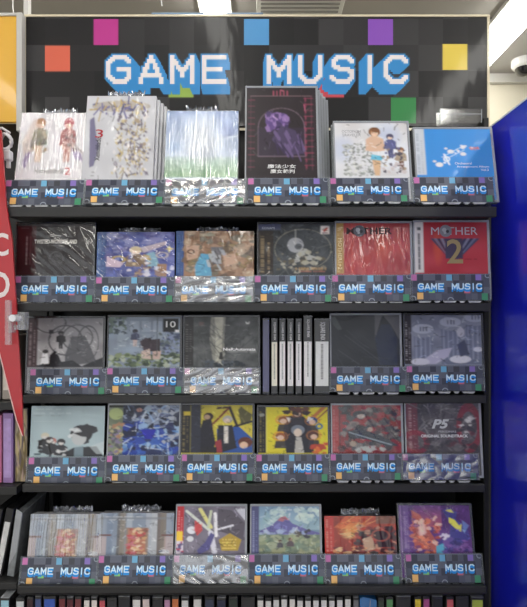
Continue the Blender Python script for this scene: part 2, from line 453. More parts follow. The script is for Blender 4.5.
# clear tray on top of the header with a blue and a red booklet
a = P(152, 17, 1.17); b_ = P(263, 4, 1.17); w_ = b_.x - a.x
t = tag(empty('acrylic_tray', (a.x, 1.165, P(0, 16, DH).z + .004)), 'clear acrylic tray on top of the header sign', 'tray')
s = MB(); hT = .026
s.box(0, w_, 0, .002, 0, hT).box(0, w_, .07, .072, 0, hT).box(0, .002, .002, .07, 0, hT).box(w_ - .002, w_, .002, .07, 0, hT).box(0, w_, 0, .072, -.002, 0)
s.build('walls', M['acrylic'], t)
MB().box(0, w_, -.001, .003, hT, hT + .002).build('rim', mat('rim_blue', (160, 190, 226), .2, alpha=.8), t)
for x, w2, c, l in ((.02, .09, (70, 160, 215), 'light blue booklet lying in the clear tray'), (.115, .05, (205, 84, 60), 'orange red booklet beside the blue one in the tray'), (.168, .06, (205, 70, 50), 'orange red booklet at the right end of the tray')):
    bk = tag(empty('booklet', (t.location.x + x, 1.18, t.location.z + .0005)), l, 'booklet', 'booklets in the clear tray')
    MB().box(0, w2, 0, .045, 0, .009).build('pages', M['white'], bk)
    MB().box(-.001, w2 + .001, -.001, .046, .009, .010).box(-.001, w2 + .001, -.0018, -.0004, 0, .010).build('cover', mat('booklet_cover', c, .4), bk)
# hanging wires
for x, y0, lab in ((14, 17, 'thin white wire hanging beside the yellow sign'), (162, 6, 'thin white wire hanging down to the left of the tray')):
    o = tag(MB().tube([P(x, y0, 1.24), P(x - 1, y0 - 8, 1.24), Vector((P(x - 2, 0, 1.24).x, 1.24, CEIL))], .0012).build('hanging_wire', M['white']), lab, 'wire')

# yellow sign at the left
a = P(-60, 16, 1.10); b_ = P(17, 122, 1.10)
t = tag(empty('yellow_sign', (a.x, 1.10, b_.z)), 'plain yellow sign board at the left edge beside the header', 'sign')
MB().box(0, b_.x - a.x, 0, .01, 0, a.z - b_.z, .001).build('panel', mat('yellow_face', (232, 178, 62), .4, coat=.3), t)
MB().box(b_.x - a.x, b_.x - a.x + .012, -.004, .014, -.02, a.z - b_.z + .006, .001).box(0, b_.x - a.x, -.002, .012, a.z - b_.z, a.z - b_.z + .006).build('frame', mat('frame_grey', (196, 194, 190), .4), t)
t = tag(MB().box(P(23.5, 0, 1.13).x, P(28, 0, 1.13).x, 1.13, 1.145, H - .0, CEIL).build('support_post', mat('post_white', (206, 204, 200), .4)), 'slim off-white post rising to the ceiling left of the header', 'post')

# ------------------------------------------------------------------ blue panel at the right
XB = .4405
bm_ = mat('blue_gloss', (28, 36, 196), .28, coat=.8, coat_rough=.18, bump=.12, bscale=5)
zt = H + 173 * 1.02 / F
t = tag(empty('blue_end_panel', (XB, .6, 0)), 'tall glossy deep blue side panel at the right end of the shelves', 'panel')
s = MB()
pts = []
for k in range(7):                       # rounded far edge seen from above
    w = math.pi / 2 * k / 6; pts.append((.022 - .022 * math.sin(w), 1.02 - .022 + .022 * math.cos(w)))
pts = [(.03, 1.02)] + [(x, y) for x, y in pts] + [(0, .25), (.03, .25)]
n = len(pts)
s.V = [(x, y - .6, .02) for x, y in pts] + [(x, y - .6, zt) for x, y in pts]
s.F = [tuple(range(n)), tuple(reversed(range(n, 2 * n)))] + [(i, (i + 1) % n, n + (i + 1) % n, n + i) for i in range(n)]
s.build('panel', bm_, t, False)
MB().box(-.001, .032, .25 - .6, 1.021 - .6, zt, zt + .003).build('top_trim', mat('trim_white_gloss', (225, 228, 240), .3), t)

# ------------------------------------------------------------------ display stand with its title card
CW, CH = .1415, .0475
K = Art(208, 64, (76, 80, 94))
rs = np.random.RandomState(3)
cols = [(68, 71, 84), (82, 86, 100), (100, 104, 118), (74, 75, 82), (90, 94, 110)]
for i in range(14):
    for j in range(4): K.rect(i / 13, j / 4, (i + 1) / 13, (j + 1) / 4, cols[rs.randint(5)])
for x, y, w, h, c in ((0, 0, .07, .26, (196, 116, 172)), (.45, 0, .075, .26, (116, 178, 214)), (.825, 0, .075, .24, (138, 118, 192)), (.072, .72, .08, .26, (240, 192, 120)),
                      (.22, .64, .078, .09, (136, 206, 120)), (.675, .64, .078, .10, (206, 110, 132)), (.9, .74, .075, .26, (76, 150, 112))):
    K.rect(x, y, x + w, y + h, c)
def letters(K, y0, y1, dx=0, dy=0, grow=0, col=(0, 0, 0)):
    um = (y1 - y0) / 14
    spots = [('G', .085), ('A', .17), ('M', .255), ('E', .345), ('M', .52), ('U', .60), ('S', .682), ('I', .757), ('C', .832)]
    uw = .072 / 12
    for ch, x in spots:
        for r, line in enumerate(GL[ch]):
            for c_, v in enumerate(line):
                if v == '#':
                    X, Y = x + c_ * uw + dx, y0 + r * um + dy
                    K.rect(X - grow, Y - grow * 2.6, X + uw + grow, Y + um + grow * 2.6, col)
for k in range(6): letters(K, .36, .60, -.0006 * k, .016 * k, .0035, (40, 146, 226))
letters(K, .36, .60, 0, 0, .0018, (222, 243, 253))
for x, y, r in ((.5, 1.0, .035), (.02, .95, .035), (.98, .06, .03)): K.ring(x, y, r, r * 2.7, .16, (176, 186, 196), .8)
K.rect(0, 0, 1, .022, (120, 126, 140), .8)
CARD = K.ink(CW, CH, 'title_card', soften=False)
CARD.materials.append(M['card'])
CARD_F = CARD.copy(); CARD_F.materials.clear(); CARD_F.materials.append(M['card_film'])

def make_stand(depth):
    t = empty('display_stand', (0, 0, 0))
    o = link('title_card', CARD, None, t); o.location = (0, -.0012, 0)
    s = MB()
    s.box(-.001, CW + .001, 0, .0022, -.001, CH + .001)                     # front lip
    s.box(-.001, CW + .001, .0022, depth, -.0012, 0)                        # floor
    s.box(-.0035, -.001, -.003, .0026, -.001, CH + .0012).box(CW + .001, CW + .003, -.003, .0026, -.001, CH + .0012)   # side ribs
    s.build('holder', M['acrylic'], t)
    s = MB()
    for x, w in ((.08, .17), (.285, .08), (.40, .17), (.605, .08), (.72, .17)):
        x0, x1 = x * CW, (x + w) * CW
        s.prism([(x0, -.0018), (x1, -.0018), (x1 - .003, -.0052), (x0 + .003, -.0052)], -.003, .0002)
    s.build('base_glint', M['glint'], t)  # reflections in the acrylic foot, shaped as pale solid slivers
    return t
STAND = None

# ------------------------------------------------------------------ album cases
def crumple(W_, H_, parent, x0, name='film_seal', seed=0):
    """Gathered film sticking up over the top of a wrapped case."""
    rs = np.random.RandomState(seed); n = 46; V, Fs = [], []
    for j in range(4):
        for i in range(n + 1):
            V.append((x0 + W_ * i / n + rs.randn() * W_ * .006, rs.randn() * .0016 + (.0015 if i % 2 else -.0015), H_ * j / 3 * (1 if j < 3 else .75 + .4 * rs.rand())))
    for j in range(3):
        for i in range(n): q = j * (n + 1) + i; Fs.append((q, q + 1, q + n + 2, q + n + 1))
    return link(name, mesh(name, V, Fs), M['film'], parent)

def film_mat(name, fac, rough):
    m = bpy.data.materials.new(name); m.use_nodes = True; nt = m.node_tree; nt.nodes.clear()
    o = nt.nodes.new('ShaderNodeOutputMaterial'); mx = nt.nodes.new('ShaderNodeMixShader'); t = nt.nodes.new('ShaderNodeBsdfTransparent')
    g = nt.nodes.new('ShaderNodeBsdfGlossy'); g.inputs['Roughness'].default_value = rough; mx.inputs[0].default_value = fac
    nt.links.new(t.outputs[0], mx.inputs[1]); nt.links.new(g.outputs[0], mx.inputs[2]); nt.links.new(mx.outputs[0], o.inputs['Surface'])
    return m
M['film_thin'] = film_mat('thin_clear_film', .04, .07)
M['film_streak'] = film_mat('creased_clear_film', .19, .12)
M['film_glare'] = film_mat('heavy_clear_film', .30, .22)
def film_sheet(W_, H_, parent, amp, fx, fz, seed, m, y=-.003, skew=0.0, name='film_wrap', nx=70, nz=60):
    """Loose clear film over a face: real folds, running along x or z as fx and fz say."""
    rs = np.random.RandomState(seed)
    X, Z = np.meshgrid(np.linspace(0, 1, nx + 1), np.linspace(0, 1, nz + 1)); Y = np.zeros_like(X)
    for k in range(14):
        a_ = rs.uniform(.4, 1.5); p, q = rs.rand(2) * 6.28
        Y += np.sin(X * fx * a_ + Z * (fz * rs.uniform(-1, 1) + skew * fx * a_) + p + .8 * np.sin(Z * 5 + q)) / a_
    Y = np.abs(Y) ** .8; Y = Y / Y.max() * amp
    V = np.stack([X * W_, y - Y, Z * H_], -1).reshape(-1, 3); Fs = []
    for j in range(nz):
        for i in range(nx): q = j * (nx + 1) + i; Fs.append((q, q + 1, q + nx + 2, q + nx + 1))
    me = mesh(name, V.tolist(), Fs, True); return link(name, me, m, parent)

def make_case(cw, ch, ct, art, style, m, obi=None, name='album_case'):
    """Origin at the front bottom left corner, front facing -y."""
    t = empty(name, (0, 0, 0))
    if style == 'jewel' or style == 'dark':
        em = M['edge'] if style == 'jewel' else M['edge_dark']; tr = M['tray_grey'] if style == 'jewel' else M['tray']
        MB().box(0, cw, .0016, ct, 0, ch, .0012).build('tray', tr, t)
        e = .0042
        MB().box(0, cw, -.001, .0014, ch - e, ch, .0005).box(0, cw, -.001, .0014, 0, e).box(0, e * .6, -.001, .0014, e, ch - e).box(cw - e, cw, -.001, .0014, e, ch - e).build('lid', em, t)
        ax0, ax1, az0, az1 = e * .6, cw - e, e, ch - e
    elif style == 'box':
        MB().box(0, cw, .0006, ct, 0, ch, .001).build('sleeve', M['tray_white'], t); ax0, ax1, az0, az1 = 0, cw, 0, ch
    else:
        MB().box(0, cw, .0006, ct, 0, ch, .001).build('sleeve', M['tray'], t); ax0, ax1, az0, az1 = 0, cw, 0, ch
    o = link('cover_print', art.ink(ax1 - ax0, az1 - az0, 'cover_print'), M[m], t); o.location = (ax0, .0, az0)
    t['_w'], t['_h'] = ax1 - ax0, az1 - az0
    return t, o, ax1 - ax0, az1 - az0

# ---- the printed covers: plain generic stand-ins in the layout and colours of the originals
def art_11():
    a = Art(90, 120, (234, 230, 236)); a.cloud(10, 5, tint=(1, .8, 1))
    a.poly([(.05, .45), (.2, .1), (.33, .08), (.28, .5), (.12, .75)], (214, 190, 180), .7)
    a.poly([(.12, .62), (.2, .6), (.14, .86), (.08, .8)], (150, 128, 176), .8).poly([(.8, .55), (.95, .62), (1, .75), (.85, .7)], (158, 140, 186), .8)
    a.fig(.31, .17, .065, (190, 140, 104), (238, 206, 188), (150, 138, 120), (222, 190, 168)); a.fig(.74, .17, .065, (190, 62, 84), (238, 206, 188), (176, 96, 96), (206, 150, 140))
    a.blobs(26, (.18, .3, .42, .6), [(160, 130, 90), (90, 80, 76), (220, 200, 170), (120, 140, 120)], (.015, .035)).blobs(22, (.62, .3, .86, .6), [(170, 60, 70), (96, 70, 76), (226, 190, 180)], (.015, .035))
    a.line(.7, .35, .98, .62, .008, (120, 90, 96)); a.line(.1, .5, .3, .42, .01, (150, 140, 150)); return a
def art_12():
    a = Art(90, 140, (202, 202, 208)); a.cloud(8, 5)
    a.poly([(.06, .3), (.12, .26), (.17, .5), (.22, .62), (.16, .86), (.1, .88), (.08, .6)], (112, 108, 140), .85)
    a.ell(.5, .13, .42, .07, (170, 156, 140), .6).shards(40, (.12, .08, .9, .2), [(120, 116, 160), (190, 168, 120), (90, 90, 130)], .1, .012)
    a.blobs(170, (.46, .2, .92, .97), [(206, 190, 150), (140, 132, 146), (226, 220, 220), (168, 150, 128), (116, 110, 122)], (.01, .028)); a.shards(60, (.46, .25, .9, .95), [(110, 104, 116), (190, 170, 120)], .09, .006)
    a.blobs(50, (.4, .5, .95, .95), [(206, 190, 150), (224, 220, 222), (130, 122, 136)], (.01, .025)); return a
def art_13():
    a = Art(90, 120, (196, 212, 234)); a.grad(0, 0, 1, .7, (150, 176, 224), (206, 220, 240)); a.grad(0, .7, 1, 1, (190, 214, 214), (140, 186, 140))
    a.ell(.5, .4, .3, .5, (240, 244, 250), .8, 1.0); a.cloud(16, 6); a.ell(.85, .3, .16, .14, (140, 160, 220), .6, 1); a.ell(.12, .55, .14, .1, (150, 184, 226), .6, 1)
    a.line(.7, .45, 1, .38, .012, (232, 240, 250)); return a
def art_14():
    a = Art(90, 140, (52, 46, 50)); a.cloud(4, 5)
    a.ring(.5, .46, .33, .22, .02, (120, 100, 116)); a.rect(.17, .47, .83, .8, (58, 50, 64)); a.rect(.16, .45, .175, .8, (120, 100, 116)).rect(.83, .45, .845, .8, (120, 100, 116)).rect(.16, .79, .84, .8, (120, 100, 116))
    a.rect(.05, .09, .95, .1, (120, 96, 104)); a.rect(.06, .09, .068, .95, (110, 70, 84)).rect(.93, .09, .94, .95, (110, 70, 84)).rect(.84, .1, .848, .95, (110, 70, 84))
    a.ell(.44, .39, .17, .1, (120, 92, 150)); a.ell(.42, .38, .1, .07, (150, 122, 178)); a.blobs(30, (.3, .3, .58, .48), [(96, 74, 130), (150, 120, 176), (70, 56, 96)], (.02, .05))
    a.poly([(.5, .44), (.7, .5), (.84, .76), (.55, .78), (.36, .6)], (78, 66, 96)); a.shards(16, (.4, .5, .75, .7), [(112, 94, 136), (60, 50, 76)], .14, .02, 1.1)
    for k in range(12):
        a.rect(.82, .12 + k * .07, .96, .13 + k * .07, (150, 66, 92), .8); a.rect(.02, .14 + k * .07, .12, .15 + k * .07, (130, 62, 84), .7)
        a.rect(.84, .12 + k * .07, .86, .16 + k * .07, (150, 66, 92), .8)
    for k in range(5): a.rect(.38 + k * .05, .03, .4 + k * .05, .09, (170, 76, 100), .8)
    return a
def art_15():
    a = Art(90, 120, (224, 224, 228)); a.cloud(18, 4, tint=(.6, .8, 1)); a.ell(.7, .25, .25, .3, (176, 190, 226), .5, 1); a.ell(.1, .5, .2, .3, (190, 200, 226), .6, 1)
    a.blobs(190, (.12, .4, .5, 1), [(190, 192, 190), (160, 166, 162), (226, 226, 222), (140, 144, 140)], (.01, .026))
    a.fig(.55, .18, .07, (132, 92, 66), (236, 204, 178), (222, 186, 160)); a.poly([(.5, .6), (.66, .64), (.62, .74), (.48, .7)], (110, 190, 220)); a.poly([(.5, .7), (.62, .72), (.6, 1), (.53, 1)], (222, 186, 150))
    a.fig(.76, .27, .045, (86, 84, 110), (230, 200, 180), (100, 104, 150), (90, 94, 130)); a.fig(.9, .52, .04, (150, 110, 80), (226, 196, 170), (176, 160, 140), (120, 90, 80))
    a.blobs(40, (.65, .45, .95, .95), [(110, 110, 150), (170, 150, 130), (90, 84, 96), (210, 200, 200)], (.015, .04)); return a
def art_16():
    a = Art(90, 120, (64, 148, 224)); a.rect(0, 0, .13, 1, (204, 212, 222)); a.obi(.0, .12, (206, 212, 220), (170, 178, 190))
    for x, y, r in ((.3, .78, .05), (.46, .5, .045), (.62, .55, .04)): a.ell(x, y, r, r, (238, 236, 236)); a.ell(x - .06, y - .07, r * .5, r * .5, (232, 226, 224))
    a.line(.34, .62, .6, .4, .006, (226, 238, 250)).line(.36, .68, .64, .46, .006, (226, 238, 250)); a.line(.37, .55, .43, .78, .012, (238, 242, 250)); a.ring(.4, .66, .035, .05, .25, (238, 242, 250)); a.ell(.37, .74, .02, .02, (238, 242, 250))
    a.blobs(6, (.6, .35, .7, .42), [(238, 236, 236)], (.015, .03)).blobs(9, (.72, .4, .86, .46), [(236, 232, 232), (220, 120, 120)], (.01, .025)); a.ell(.52, .53, .014, .014, (238, 242, 250)).ell(.56, .5, .014, .014, (238, 242, 250)); return a
def art_21():
    a = Art(90, 120, (44, 40, 42)); a.grad(0, 0, .25, 1, (74, 28, 34), (48, 26, 30)); a.cloud(5, 5); a.rect(0, .0, 1, .035, (78, 76, 78)); a.rect(.2, .0, .205, 1, (70, 62, 64))
    a.ring(.52, .68, .09, .13, .08, (80, 78, 80)); a.ell(.52, .7, .06, .09, (66, 64, 66)); a.rect(.1, 0.02, .1, 1, (0, 0, 0))
    for k in range(26):
        y = .24 + k * .022; a.rect(.12, y, .14, y + .013, (190, 180, 180), .85); a.rect(.17, y, .185, y + .012, (160, 130, 132), .8)
    a.words(.05, .07, .16, .085, (150, 140, 140)); a.shards(6, (.55, .2, .95, .9), [(64, 62, 64)], .3, .004, .1, .6)
    a.words(.4, .42, .62, .435, (130, 128, 130)); return a
def art_22():
    a = Art(90, 120, (74, 84, 156)); a.cloud(34, 6, tint=(.7, .8, 1)); a.obi(0, .12, (36, 70, 130), (110, 150, 200), rows=30)
    a.blobs(60, (.13, 0, 1, .6), [(112, 120, 190), (54, 60, 130), (150, 150, 200), (84, 76, 140)], (.03, .1), .6)
    a.fig(.5, .42, .07, (206, 186, 150), (240, 216, 200), (130, 106, 84)); a.poly([(.56, .35), (.9, .2), (.88, .3), (.6, .47)], (196, 180, 190)); a.poly([(.62, .5), (.74, .44), (.82, .8), (.66, .84)], (132, 174, 196))
    a.ring(.28, .62, .08, .07, .22, (176, 150, 90)); a.ring(.84, .52, .07, .06, .22, (180, 170, 176)); a.poly([(.93, .3), (.95, .36), (1, .38), (.95, .4), (.93, .48), (.91, .4), (.87, .38), (.91, .36)], (236, 220, 150))
    a.blobs(30, (.42, .5, .68, .95), [(206, 176, 120), (110, 80, 60), (90, 96, 160), (230, 220, 226)], (.02, .05)); a.poly([(.13, .55), (.35, .7), (.3, .8), (.12, .78)], (206, 182, 200)); a.rect(.78, .72, .9, 1, (160, 120, 90)); a.blobs(24, (.5, .78, 1, 1), [(60, 60, 130), (220, 220, 236), (150, 120, 110)], (.02, .05)); return a
def art_23():
    a = Art(90, 120, (150, 116, 92)); a.cloud(30, 6, tint=(1, .85, .7)); a.obi(0, .1, (40, 76, 136), (120, 150, 196), rows=24)
    a.blobs(120, (.12, 0, 1, 1), [(176, 140, 112), (120, 88, 66), (90, 74, 62), (190, 164, 140), (140, 120, 80), (110, 110, 96)], (.03, .09), .75)
    a.poly([(.12, .3), (.3, .32), (.28, .6), (.14, .66)], (196, 160, 136)); a.ring(.19, .46, .04, .04, .3, (100, 70, 56)); a.poly([(.32, .5), (.42, .52), (.46, 1), (.25, 1), (.24, .8)], (92, 160, 196)); a.poly([(.44, .36), (.6, .36), (.56, .74), (.5, .74)], (112, 110, 116))
    a.shards(10, (.4, .3, .6, .7), [(176, 180, 186), (70, 66, 70)], .2, .02, 1.4); a.poly([(.6, .55), (.75, .5), (.8, .7), (.62, .8)], (196, 160, 136)); a.rect(.3, .05, .5, .12, (206, 206, 180), .5); return a
def art_24():
    a = Art(90, 120, (58, 62, 66)); a.cloud(20, 6); a.shards(40, (.2, 0, 1, 1), [(84, 90, 92), (44, 46, 50), (104, 106, 100)], .25, .006, None, .5)
    a.rect(0, 0, .3, .12, (76, 80, 110), .8); a.obi(.0, .2, (44, 38, 34), (150, 130, 96), (176, 150, 110), .14, 1, 34)
    a.ring(.6, .5, .38, .4, .012, (140, 136, 120)); a.ell(.5, .42, .11, .15, (150, 152, 156)); a.ell(.54, .45, .05, .06, (84, 88, 92)); a.rect(.495, .1, .505, .4, (176, 176, 170))
    a.poly([(.55, .55), (.6, .48), (.66, .5), (.7, .62), (.84, .68), (.74, .72), (.62, .72), (.48, .78), (.4, .7)], (156, 156, 152)); a.blobs(40, (.25, .55, .9, .95), [(112, 108, 96), (160, 156, 140), (60, 62, 62), (90, 84, 70)], (.015, .05)); a.words(.5, .86, .92, .92, (176, 140, 96)); a.words(.56, .93, .9, .96, (190, 110, 90))
    a.rect(.84, .03, .96, .2, (222, 214, 206)); a.poly([(.87, .12), (.93, .06), (.94, .09), (.89, .16)], (176, 70, 60)); a.rect(.86, .165, .94, .185, (120, 90, 90)); return a
def art_25():
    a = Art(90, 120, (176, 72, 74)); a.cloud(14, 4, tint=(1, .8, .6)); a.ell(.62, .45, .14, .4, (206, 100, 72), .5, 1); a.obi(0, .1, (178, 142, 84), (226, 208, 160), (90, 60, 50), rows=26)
    a.rect(.11, 0, .125, 1, (160, 60, 60)); a.rect(.2, 0, .23, 1, (210, 84, 76), .5); return a
def art_26():
    a = Art(90, 120, (184, 62, 70)); a.cloud(10, 4); a.rect(0, 0, .12, 1, (224, 220, 218)); a.rect(.045, .18, .07, .9, (44, 44, 48), .0)
    for k in range(28): a.rect(.045, .22 + k * .026, .08, .238 + k * .026, (60, 60, 64), .8)
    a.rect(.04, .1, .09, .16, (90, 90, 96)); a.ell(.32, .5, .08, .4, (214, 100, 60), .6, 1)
    for k, c in enumerate([(70, 70, 96), (110, 116, 140), (54, 54, 80), (126, 130, 150), (60, 62, 90)]):
        x = .22 + k * .045; a.poly([(x, .32), (x + .04, .32), (.47 + k * .01, .74), (.45 + k * .01, .7)], c)
        x = .86 - k * .045; a.poly([(x, .32), (x + .04, .32), (.6 - k * .01, .74), (.58 - k * .01, .7)], c)
    a.rect(.42, .32, .66, .72, (70, 62, 84)); a.words(.69, .725, .86, .74, (70, 30, 36)); return a
def art_31():
    a = Art(90, 120, (132, 130, 134)); a.grad(0, 0, 1, 1, (112, 110, 114), (158, 156, 158)); a.cloud(22, 5); a.obi(0, .13, (52, 34, 38), (150, 130, 132), rows=30)
    for x, y, rx, ry in ((.5, .45, .22, .3), (.66, .4, .2, .26), (.8, .5, .14, .34), (.3, .1, .2, .2)): a.ring(x, y, rx, ry, .05, (70, 70, 74), .85)
    a.rect(.28, .24, .34, .32, (50, 50, 54)); a.poly([(.5, .75), (.58, .38), (.76, .36), (.84, .6), (.92, .9), (.5, .98)], (74, 74, 78), .9)
    a.fig(.44, .31, .035, (36, 34, 38), (90, 86, 88), (34, 32, 36), (44, 42, 46)); a.ell(.24, .68, .04, .04, (60, 60, 62)); a.poly([(.2, .72), (.27, .72), (.3, 1), (.17, 1)], (206, 206, 208)); a.poly([(.3, .76), (.36, .66), (.42, .78), (.48, 1), (.28, 1)], (34, 34, 38)); a.poly([(.13, .96), (.6, .86), (.72, .98), (1, .8), (1, 1), (.13, 1)], (40, 40, 44)); return a
def art_32():
    a = Art(90, 120, (118, 128, 142)); a.cloud(22, 6, tint=(.8, .95, 1.1))
    for x in (.12, .3, .46, .62): a.rect(x, .08, x + .13, .3, (146, 156, 170), .7).rect(x, .34, x + .13, .62, (134, 144, 156), .6)
    a.blobs(50, (0, 0, .22, .35), [(50, 60, 66), (90, 104, 96), (140, 150, 160)], (.02, .05)).blobs(60, (.72, .25, 1, .8), [(54, 62, 84), (120, 130, 160), (80, 90, 90)], (.015, .04))
    a.blobs(120, (0, .76, 1, 1), [(76, 88, 64), (112, 124, 92), (52, 62, 52), (150, 156, 140)], (.02, .05))
    a.fig(.37, .29, .034, (40, 40, 50), (60, 60, 70), (60, 64, 84), (176, 156, 150)); a.poly([(.44, .5), (.52, .42), (.6, .46), (.72, .44), (.72, .7), (.5, .7)], (50, 40, 46)); a.ell(.57, .46, .03, .035, (40, 32, 36)); a.poly([(.46, .7), (.58, .64), (.6, .86), (.46, .84)], (176, 156, 146)); a.poly([(.62, .7), (.74, .68), (.72, .86), (.62, .86)], (170, 146, 136))
    a.rect(.7, .58, .72, .7, (40, 36, 40)); a.rect(.67, 0, .69, .8, (70, 76, 80), .6); a.rect(.76, .03, .98, .3, (18, 18, 20)); a.rect(.93, .26, .99, .31, (220, 220, 220)); return a
def art_33():
    a = Art(90, 120, (72, 74, 74)); a.cloud(16, 6); a.obi(0, .12, (42, 40, 40), (120, 118, 116), rows=18)
    a.poly([(.36, 0), (.56, 0), (.54, .5), (.56, .95), (.4, .95), (.34, .5)], (150, 148, 136), .75); a.poly([(.41, 0), (.53, 0), (.5, .9), (.43, .9)], (184, 182, 166), .8); a.cloud(12, 14)
    a.shards(40, (.12, 0, .4, 1), [(96, 98, 96), (50, 52, 54)], .3, .006, 1.2, .5).shards(40, (.56, 0, 1, 1), [(96, 98, 98), (50, 52, 56)], .3, .006, 2.0, .5)
    a.ell(.5, .73, .018, .022, (30, 28, 28)); a.poly([(.48, .75), (.52, .75), (.53, .86), (.47, .86)], (40, 38, 36)); a.blobs(40, (.3, .9, .8, 1), [(34, 40, 46), (70, 76, 84)], (.02, .04)); a.rect(.2, .1, .26, .17, (150, 90, 80), .3); a.rect(.58, .7, .98, .705, (220, 220, 220)); a.poly([(.83, .08), (.86, .12), (.89, .08), (.88, .14), (.84, .14)], (210, 210, 206)); return a
def art_35():
    a = Art(90, 120, (50, 54, 62)); a.cloud(12, 5); a.poly([(.64, 0), (1, 0), (1, .5), (.88, .2), (.76, .0), (.72, .12), (.64, .5)], (112, 112, 116)); a.poly([(.64, .45), (.74, .18), (.86, .18), (.96, .45), (.96, 1), (.7, 1)], (48, 58, 84)); a.poly([(.0, .05), (.06, .03), (.16, .28), (.1, .3), (.02, .18)], (96, 104, 104), .8)
    a.shards(20, (.0, .1, .7, .9), [(80, 86, 94), (36, 38, 44)], .4, .005, .8, .6); a.line(.2, .4, .7, .9, .006, (96, 100, 108), .7).line(.1, .7, .4, .98, .006, (96, 100, 108), .7); return a
def art_36():
    a = Art(90, 120, (112, 116, 130)); a.cloud(16, 5); a.obi(0, .09, (40, 36, 38), (190, 186, 186), rows=22)
    for x, y in ((.24, .3), (.6, .16), (.92, .06)):
        a.rect(x - .12, y, x + .12, 1, (92, 98, 116), .8)
        for k in range(4): a.rect(x - .1 + k * .06, y + .08, x - .08 + k * .06, .9, (128, 132, 148), .8)
        a.ell(x, y + .06, .16, .1, (120, 124, 138)); a.ell(x, y - .02, .14, .1, (150, 154, 166))
        for k in range(3): a.rect(x - .04 + k * .04, y - .06, x - .025 + k * .04, y + .03, (84, 88, 104))
    a.poly([(.2, .95), (.42, .72), (.62, .66), (.56, .85), (.4, 1), (.2, 1)], (150, 148, 166)); a.ell(.72, .9, .14, .08, (176, 176, 184)); a.ell(.2, .95, .12, .07, (170, 170, 180)); a.poly([(.68, .6), (.78, .5), (.84, .8), (.72, .85)], (64, 68, 84)); a.ell(.73, .35, .05, .1, (160, 160, 168)); a.ell(.95, .7, .06, .05, (170, 172, 182)); return a
def art_41():
    a = Art(90, 120, (172, 192, 198)); a.cloud(6, 4); a.words(.06, .05, .4, .075, (206, 218, 220)); a.words(.03, .13, .34, .155, (206, 218, 220), .9); a.words(.36, .13, .56, .155, (206, 218, 220), .9); a.words(.04, .19, .4, .2, (120, 130, 136)); a.words(.04, .3, .5, .31, (200, 212, 214), .6)
    a.poly([(.5, .9), (.6, .82), (.9, .8), (1, 1), (.45, 1)], (24, 26, 32)); a.poly([(.6, .82), (.72, .8), (.72, 1), (.6, 1)], (120, 140, 150))
    a.ell(.69, .55, .15, .17, (28, 28, 34)); a.blobs(8, (.54, .4, .64, .6), [(222, 226, 228)], (.02, .06)); a.blobs(10, (.7, .4, .84, .68), [(28, 28, 34)], (.04, .08)); a.ell(.66, .64, .1, .14, (192, 196, 198)); a.poly([(.58, .54), (.76, .5), (.78, .62), (.68, .6)], (30, 30, 36))
    for x, y, c in ((.2, .6, (206, 200, 180)), (.3, .7, (190, 120, 110)), (.42, .72, (36, 34, 38)), (.26, .68, (60, 50, 52))): a.fig(x, y, .05, c, (212, 208, 204), (30, 30, 36)); a.blobs(8, (x - .06, y, x + .06, y + .3), [(30, 30, 36), (220, 220, 220)], (.015, .04))
    a.rect(.06, .94, .15, .97, (60, 80, 90)); a.poly([(.8, .8), (1, .7), (1, .95), (.9, .95)], (200, 210, 212), .7); return a
def art_42():
    a = Art(90, 120, (70, 84, 120)); a.cloud(20, 6, tint=(.6, .8, 1.2)); a.blobs(120, (.2, 0, 1, .5), [(46, 52, 74), (150, 164, 190), (96, 106, 140), (190, 196, 206), (30, 34, 50)], (.03, .08), .85)
    a.blobs(110, (.2, .4, 1, 1), [(40, 64, 160), (96, 140, 200), (160, 190, 220), (40, 48, 90), (60, 100, 190), (24, 30, 60)], (.03, .1), .85)
    a.shards(26, (.25, .05, .95, .9), [(200, 210, 226), (150, 180, 220)], .22, .012, None, .8); a.poly([(.46, .5), (.68, .5), (.62, .7), (.52, .7)], (40, 44, 170)); a.ell(.55, .08, .05, .06, (150, 170, 190)); a.ell(.43, .1, .04, .045, (176, 130, 120)); a.ell(.72, .12, .035, .04, (150, 150, 150))
    a.rect(0, 0, .2, 1, (124, 134, 112)); a.cloud(20, 9, (0, 0, .2, 1)); a.ell(.1, .18, .1, .12, (176, 190, 130)); a.rect(0, 0, .2, .05, (40, 44, 30)); a.blobs(60, (0, .35, .2, 1), [(190, 180, 140), (90, 90, 96), (176, 130, 100), (130, 120, 150), (60, 60, 66)], (.02, .04)); a.blobs(12, (.72, .6, .98, .8), [(170, 174, 186)], (.015, .04)); return a
